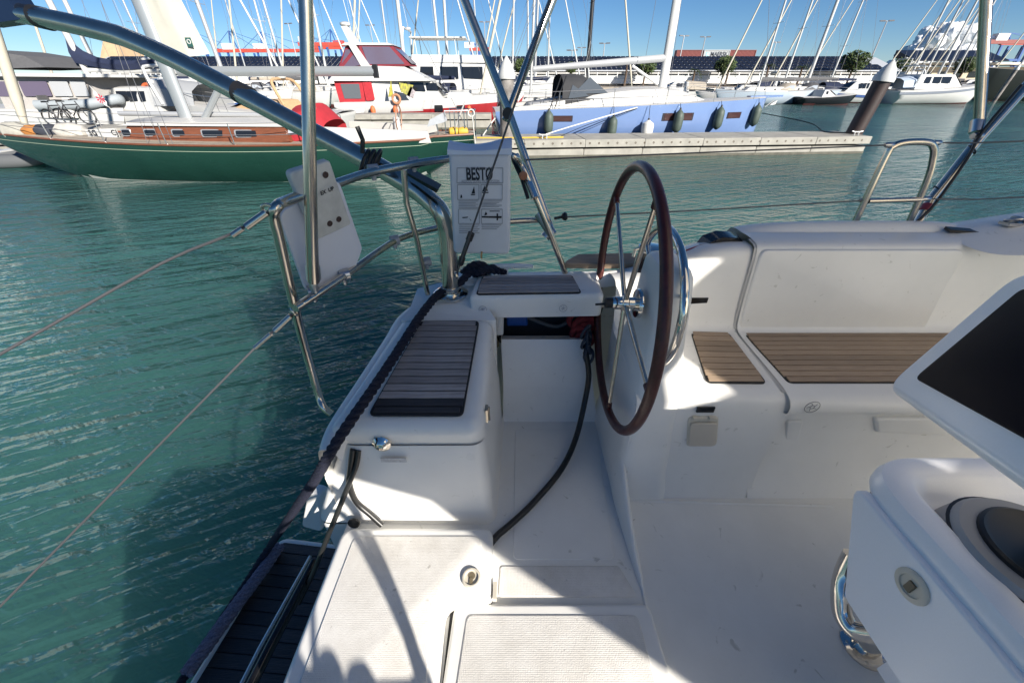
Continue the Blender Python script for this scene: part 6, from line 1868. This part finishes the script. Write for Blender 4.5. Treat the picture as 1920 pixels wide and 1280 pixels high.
mb = MB(); mb.box(V(LB_ / 2, -.62, zE - 1.15), (LB_, .05, .75)); obj('balcony_glass', mb, mat('pale_glass', (.50, .52, .52), .3), bd, smooth=False)
DOORC = [mat('door_dark', (.05, .05, .06), .3), mat('door_teal', (.30, .45, .42), .5), mat('door_beige', (.5, .46, .38), .6), mat('door_navy', (.03, .05, .10), .5)]
nd = 46
for i in range(nd):
    x = LB_ * (i + .5) / nd
    mb = MB(); mb.box(V(x, 1.97, QZ + 1.05), (LB_ / nd * .55, .1, 2.0)); obj('door', mb, DOORC[(i * 7 + i // 3) % 4], bd, smooth=False)
mb = MB(); mb.hexa([V(-1, -.4, zE), V(LB_ + 1, -.4, zE), V(LB_ + 1, 9, zR), V(-1 + 0, 9, zR)], [V(-1, -.4, zE + .15), V(LB_ + 1, -.4, zE + .15), V(LB_ - 5, 9, zR + .15), V(-1, 9, zR + .15)]); ro = obj('roof', mb, mat('roof_grey', (.40, .42, .45), .6), bd, smooth=False)
SOL = mat('solar_cell', (.012, .014, .024), .35, spec=.25)
mb = MB()
nx, ny = 160, 5
frm = []
for i in range(nx):
    for j in range(ny):
        x0, x1 = LB_ * i / nx + .10, LB_ * (i + 1) / nx - .10
        if x1 > LB_ + .5 - 6 * (j + 1) / ny: continue
        t0, t1 = (j + .09) / ny, (j + .91) / ny
        a = lambda x, t: V(x, -.3 + 9.1 * t, zE + .17 + (zR - zE) * t)
        mb.hexa([a(x0, t0), a(x1, t0), a(x1, t1), a(x0, t1)], [p + V(0, -.03, .1) for p in (a(x0, t0), a(x1, t0), a(x1, t1), a(x0, t1))])
tag(obj('solar_panels', mb, SOL, ro, smooth=False), kind='stuff')
place(bd, (BX0, 106, 0), 0)

# second building at right
b2 = root('port_office', 'cream port building with dark flat canopy behind the right marina', 'building')
X0, X1 = W(1680, 130).x, W(1960, 130).x
mb = MB(); mb.box(V((X1 - X0) / 2, 6, 3.4), (X1 - X0, 10, 4.2)); obj('wall', mb, mat('cream_wall', (.55, .47, .33), .8, noise=.1, nscale=.3), b2, smooth=False)
mb = MB(); mb.box(V((X1 - X0) / 2, 5, 6.2), (X1 - X0 + 1, 12, .5)); obj('roof', mb, mat('cream_roof', (.6, .55, .45), .7), b2, smooth=False)
for i in range(9):
    mb = MB(); mb.box(V(3 + i * (X1 - X0 - 4) / 9, .97, 3.7), (2.4, .1, 1.4)); obj('window', mb, DGLASS, b2, smooth=False)
mb = MB(); mb.hexa([V(-1, -3, 6.6), V(24, -3, 6.6), V(24, 5, 7.6), V(-1, 5, 7.6)], [V(-1, -3, 6.9), V(24, -3, 6.9), V(24, 5, 9.4), V(-1, 5, 9.4)]); obj('solar_canopy', mb, SOL, b2, smooth=False)
place(b2, (X0, 130, 0), 0)
# tan pitched tower at left
t0 = W(230, 150)
tb = root('tan_tower', 'tan pointed tower roof rising behind the catamaran boom', 'building')
s_ = (150 * CP) / F
mb = MB(); mb.hexa([V(-26 * s_, 0, 0), V(26 * s_, 0, 0), V(26 * s_, 12, 0), V(-26 * s_, 12, 0)], [V(-26 * s_, 0, 5.6), V(24 * s_, 0, 5.6), V(24 * s_, 12, 5.6), V(-26 * s_, 12, 5.6)]); obj('wall', mb, mat('tan_stone', (.46, .33, .20), .85, noise=.2, nscale=.4), tb, smooth=False)
mb = MB(); mb.hexa([V(-26 * s_, 0, 5.6), V(24 * s_, 0, 5.6), V(24 * s_, 12, 5.6), V(-26 * s_, 12, 5.6)], [V(-5 * s_, 3, 13.5), V(14 * s_, 3, 14.5), V(14 * s_, 9, 14.5), V(-5 * s_, 9, 13.5)]); obj('roof', mb, mat('tan_roof', (.5, .36, .22), .85, noise=.2, nscale=.5), tb, smooth=False)
place(tb, (t0.x, 150, 0), 0)

# containers
def container(u, lb, col, text=None, z0=None):
    Y = 210
    rt = root('shipping_container', lb, 'container', None)
    p = W(u, Y)
    Lc = 47 * (Y * CP) / F
    zc = P(1320, 110, Y=Y).z
    h = P(1320, 94, Y=Y).z - zc
    cm = mat('container_' + lb[:9].replace(' ', '_'), col, .6, noise=.15, nscale=.4)
    mb = MB()
    n = 40
    rows = []
    for i in range(n + 1):
        x = -Lc / 2 + Lc * i / n
        y = .12 if i % 2 else 0
        rows.append([V(x, y, .25), V(x, y, h - .2)])
    mb.grid(rows); mb.box(V(0, 1.5, h / 2), (Lc, 2.6, h - .02)); body = obj('body', mb, cm, rt, smooth=False)
    for zz in (.13, h - .1):
        mb = MB(); mb.box(V(0, 0, zz), (Lc, .3, .26)); obj('beam', mb, cm, body, smooth=False)
    for xx in (-Lc / 2 + .12, Lc / 2 - .12):
        mb = MB(); mb.box(V(xx, 0, h / 2), (.24, .32, h - .05)); obj('corner_post', mb, cm, body, smooth=False)
    if text:
        t = text_mb(text, h * .72, V(Lc * .1, -.05, h * .5), V(1, 0, 0), V(0, 0, 1), off=.06, bold=.03, xs=.95); obj('lettering', t, mat('container_ink', (.03, .04, .06), .6), body, smooth=False)
        mb = MB(); mb.box(V(-Lc * .35, -.02, h * .5), (h * .42, .06, h * .42)); lg_ = obj('logo_square', mb, mat('logo_blue', (.25, .55, .72), .5), body, smooth=False)
        mb = MB(); st_ = []
        for k in range(14):
            an = k * PI / 7; rr_ = h * (.18 if k % 2 == 0 else .08)
            st_.append(V(-Lc * .35 + rr_ * math.sin(an), -.07, h * .5 + rr_ * math.cos(an)))
        mb.add(st_, [tuple(range(14))]); obj('logo_star', mb, WHITEH, lg_, smooth=False)
    mb = MB(); mb.box(V(0, 1.5, -zc / 2), (Lc - 1, 2, zc)); obj('stack_below', mb, cm, rt, smooth=False)
    place(rt, (p.x, Y, zc), 0)
container(1280, 'brown red container left of the grey lettered one', (.17, .045, .04))
container(1329, 'light grey shipping container with company lettering', (.40, .42, .43), 'MAERSK')
container(1376, 'brown red container right of the grey lettered one', (.17, .045, .04))

# ------------------------------------------------------------------ gantry cranes
CRB = mat('crane_blue', (.03, .09, .28), .5)
CRR = mat('crane_red', (.42, .06, .04), .5)
CRW = mat('crane_white', (.65, .65, .65), .5)
def crane(u, Y, lb, ztop, zbeam, legw=16, boom_up=False, wd=34, flip=1, leg=CRB, beam=CRR):
    rt = root('gantry_crane', lb, 'crane')
    for sx in (-1, 1):
        for sy in (0, 1):
            mb = MB(); mb.tube([V(sx * legw / 2, sy * 18, 0), V(sx * legw / 2 * .85, sy * 18, zbeam)], 1.0, 4); obj('leg', mb, leg, rt, smooth=False)
        mb = MB(); mb.tube([V(sx * legw / 2, 0, zbeam * .35), V(sx * legw / 2, 18, zbeam * .35)], .8, 4); obj('sill_beam', mb, leg, rt, smooth=False)
    mb = MB(); mb.box(V(0, 0, zbeam * .6), (legw, 1.2, 1.4)); obj('cross_beam', mb, leg, rt, smooth=False)
    if boom_up:
        mb = MB()
        for dx in (-1.4, 1.4): mb.tube([V(flip * 3 + dx, 0, zbeam), V(flip * -3 + dx, 0, ztop + 14)], .5, 4)
        for k in range(10):
            za = zbeam + (ztop + 14 - zbeam) * k / 10; zb = zbeam + (ztop + 14 - zbeam) * (k + 1) / 10
            mb.tube([V(1.6, 0, za), V(-1.6, 0, zb)], .22, 4); mb.tube([V(-1.6, 0, za), V(1.6, 0, zb)], .22, 4)
        obj('raised_boom', mb, beam, rt, smooth=False)
    else:
        mb = MB(); mb.box(V(flip * wd * .25, 0, zbeam + 1), (wd, 2.6, 2.6)); obj('boom', mb, beam, rt, smooth=False)
    mb = MB(); mb.box(V(-flip * 5, 1, zbeam + 4), (9, 5, 4.4)); obj('machine_house', mb, CRW if leg is CRB and flip > 0 else beam, rt, smooth=False)
    mb = MB(); mb.tube([V(-3, 0, zbeam), V(0, 0, ztop)], .5, 4); obj('mast_post', mb, leg, rt, smooth=False)
    mb = MB(); mb.tube([V(4, 0, zbeam), V(0, 0, ztop)], .5, 4); obj('mast_post', mb, leg, rt, smooth=False)
    for e in (-.3, .35, .7):
        mb = MB(); mb.tube([V(0, 0, ztop), V(flip * wd * e, 0, zbeam + 2)], .22, 4); obj('tie_rod', mb, leg, rt, smooth=False)
    p = W(u, Y); place(rt, (p.x, Y, 0), 0)
def zt(v, Y): return P(960, v, Y=Y).z
crane(396, 430, 'red and blue gantry crane with raised lattice boom left of the silver mast', zt(60, 430), zt(88, 430), 14, True)
crane(460, 430, 'blue gantry crane with tall frame and white machine house', zt(58, 430), zt(98, 430), 16, False, 60)
crane(515, 450, 'blue gantry crane with rounded top frame and red boom', zt(60, 450), zt(98, 450), 18, False, 70)
crane(600, 430, 'blue gantry crane with red boom right of the bimini tube', zt(70, 430), zt(86, 430), 16, False, 44)
crane(640, 450, 'blue gantry crane beside the trawler radar mast', zt(55, 450), zt(92, 450), 14, False, 30, -1, CRB, CRR)
crane(893, 460, 'distant red topped crane behind the flybridge yacht', zt(82, 460), zt(95, 460), 8, False, 20)
crane(1840, 380, 'blue legged gantry crane with brown beam at the right', zt(62, 380), zt(82, 380), 40, False, 70, 1, CRB, mat('crane_brown', (.22, .05, .04), .5))
crane(1905, 400, 'blue gantry crane behind the black motor yacht', zt(60, 400), zt(84, 400), 14, False, 44, -1)

# light masts
for u, vt, Y, lb in ((1264, 68, 190, 'behind the left brown red container'), (1302, 70, 200, 'behind the join of the left and grey containers'), (1125, 82, 190, 'right of the black mast above the solar roof'), (1068, 95, 180, 'above the blue yacht boom end, nearer the solar roof'), (1085, 90, 230, 'between the boom end and the black mast'), (1430, 80, 200, 'right of the last brown red container'), (1610, 40, 170, 'left of the leaning pile cap'), (1785, 48, 170, 'in front of the white cumulus cloud'), (255, 48, 200, 'behind the tan tower roof'), (712, 48, 220, 'above the trawler flybridge roof'), (912, 42, 200, 'right of the flybridge yacht masts'), (570, 45, 220, 'beside the upright bimini tube')):
    rt = root('light_mast', 'thin grey floodlight mast ' + lb, 'light mast', 'port floodlight masts')
    h = P(960, vt, Y=Y).z
    mb = MB(); mb.tube([V(0, 0, 0), V(0, 0, h)], [.30, .16], 6); obj('pole', mb, mat('pole_grey', (.35, .36, .37), .5, .3), rt)
    for s in (-1, 1):
        mb = MB(); mb.box(V(s * 1.3, 0, h + .1), (1.6, .5, .35)); obj('lamp_head', mb, mat('pole_dark', (.12, .12, .13), .5), rt, smooth=False)
    mb = MB(); mb.tube([V(-1.6, 0, h), V(1.6, 0, h)], .12, 5); obj('arm', mb, mat('pole_grey', (.35, .36, .37), .5, .3), rt)
    p = W(u, Y); place(rt, (p.x, Y, 0), random.uniform(-.4, .4))

# ------------------------------------------------------------------ trees on the quay
LEAF = mat('leaf_green', (.07, .10, .025), .6, noise=.5, nscale=2, col2=(.02, .04, .012))
PALM = mat('palm_green', (.06, .09, .03), .6, noise=.5, nscale=2, col2=(.03, .05, .015))
BARK = mat('bark', (.10, .07, .05), .9)
rngt = random.Random(3)
def round_tree(u, Y, zc, r, label, group):
    rt = root('round_tree', label, 'tree', group)
    mb = MB(); mb.tube([V(0, 0, 0), V(.1, 0, zc - r * .5), V(0, .1, zc)], [.22, .12], 7)
    for k in range(5):
        an = k * 1.26; mb.tube([V(.05, 0, zc - r * .6), V(math.cos(an) * r * .6, math.sin(an) * r * .6, zc + r * .2)], [.1, .04], 5)
    obj('trunk', mb, BARK, rt)
    mb = MB()
    for k in range(900):
        while True:
            d_ = Vector((rngt.uniform(-1, 1), rngt.uniform(-1, 1), rngt.uniform(-1, 1)))
            if .25 < d_.length < 1: break
        c_ = V(d_.x * r * 1.15, d_.y * r * 1.15, zc + d_.z * r * .85)
        e = Vector((rngt.uniform(-1, 1), rngt.uniform(-1, 1), rngt.uniform(-1, 1))).normalized(); f_ = e.orthogonal().normalized()
        q = r * rngt.uniform(.07, .14)
        mb.add([c_ - e * q - f_ * q * .5, c_ + e * q - f_ * q * .5, c_ + e * q + f_ * q * .5, c_ - e * q + f_ * q * .5], [(0, 1, 2, 3)])
    tag(obj('crown', mb, LEAF, rt, smooth=False), kind='stuff')
    p = W(u, Y, QZ); place(rt, p, 0)
def palm(u, Y, h, label, group):
    rt = root('palm_tree', label, 'palm', group)
    mb = MB(); mb.tube([V(0, 0, 0), V(.1, 0, h * .5), V(0, 0, h)], [.25, .17], 8); obj('trunk', mb, BARK, rt)
    for k in range(22):
        an = k * 2.4; el = rngt.uniform(-.2, 1.1); Lf = rngt.uniform(1.5, 2.1)
        dh = V(math.cos(an), math.sin(an), 0); mb = MB(); pr = V(-dh.y, dh.x, 0)
        for i in range(8):
            t = i / 8; c_ = V(0, 0, h) + dh * Lf * t * math.cos(el * .7) + V(0, 0, Lf * (math.sin(el) * t - 1.05 * t * t))
            for s in (-1, 1):
                tip = c_ + pr * s * .5 * (1 - t * .6) + dh * .25 - V(0, 0, .12)
                mb.add([c_, c_ + dh * .12, tip + dh * .05, tip], [(0, 1, 2, 3)])
        obj('frond', mb, PALM, rt, smooth=False)
    p = W(u, Y, QZ); place(rt, p, 0)
GQ = 'trees along the quay building'
for u, v, r_, lb in ((1205, 125, 1.9, 'round clipped tree behind the foot of the blue yacht mast'), (1350, 122, 1.9, 'round clipped tree in front of the solar roof below the containers'), (1585, 115, 2.3, 'round tree in front of the solar roof left of the leaning pile'), (1672, 122, 2.0, 'round tree right of the leaning pile cap'), (978, 124, 1.6, 'round tree between the two crossing bimini tubes'), (1068, 127, 1.2, 'small round tree above the charcoal spray hood'), (1790, 120, 2.0, 'round tree in front of the cream port building')):
    round_tree(u, 101 if u < 1600 else 110, P(960, v, Y=101).z - QZ, r_, lb, GQ)
for u, h, lb in ((1296, 2.9, 'palm on the quay right of the blue yacht mast'), (1358, 2.9, 'palm on the quay beside the white sports boats'), (1170, 4.2, 'palm on the quay behind the blue yacht boom'), (1430, 3.6, 'palm on the quay behind the blue grey sailboat'), (1492, 3.4, 'palm on the quay behind the loose grey sail')):
    palm(u, 97, h, lb, GQ)

# ------------------------------------------------------------------ cloud
cm_ = mat('cloud_white', (.85, .86, .88), 1.0, noise=.08, nscale=.01)
mb = MB()
rc = random.Random(5)
cY = 4200.0
cc = P(1762, 128, Y=cY)
bmx = bmesh.new()
for k in range(230):
    t = rc.uniform(-1, 1)
    hgt = (1 - abs(t + .1) ** 1.6)
    c_ = V(cc.x + t * 420, cY + rc.uniform(-120, 120), cc.z + rc.uniform(-30, 1) + rc.uniform(0, 1) * 330 * hgt)
    g = bmesh.ops.create_icosphere(bmx, subdivisions=3, radius=rc.uniform(22, 62) * (.6 + .4 * hgt), matrix=Matrix.Translation(c_))
me = bpy.data.meshes.new('cloud'); bmx.to_mesh(me); bmx.free()
me.polygons.foreach_set('use_smooth', [True] * len(me.polygons))
me.materials.append(cm_)
clo = bpy.data.objects.new('cloud', me); COL.objects.link(clo)
md = clo.modifiers.new('rm', 'REMESH'); md.mode = 'VOXEL'; md.voxel_size = 9; md.use_smooth_shade = True
tx_ = bpy.data.textures.new('cl', 'CLOUDS'); tx_.noise_scale = 34; tx_.noise_depth = 4
md = clo.modifiers.new('dp', 'DISPLACE'); md.texture = tx_; md.strength = 34; md.mid_level = .5
tag(clo, kind='structure')
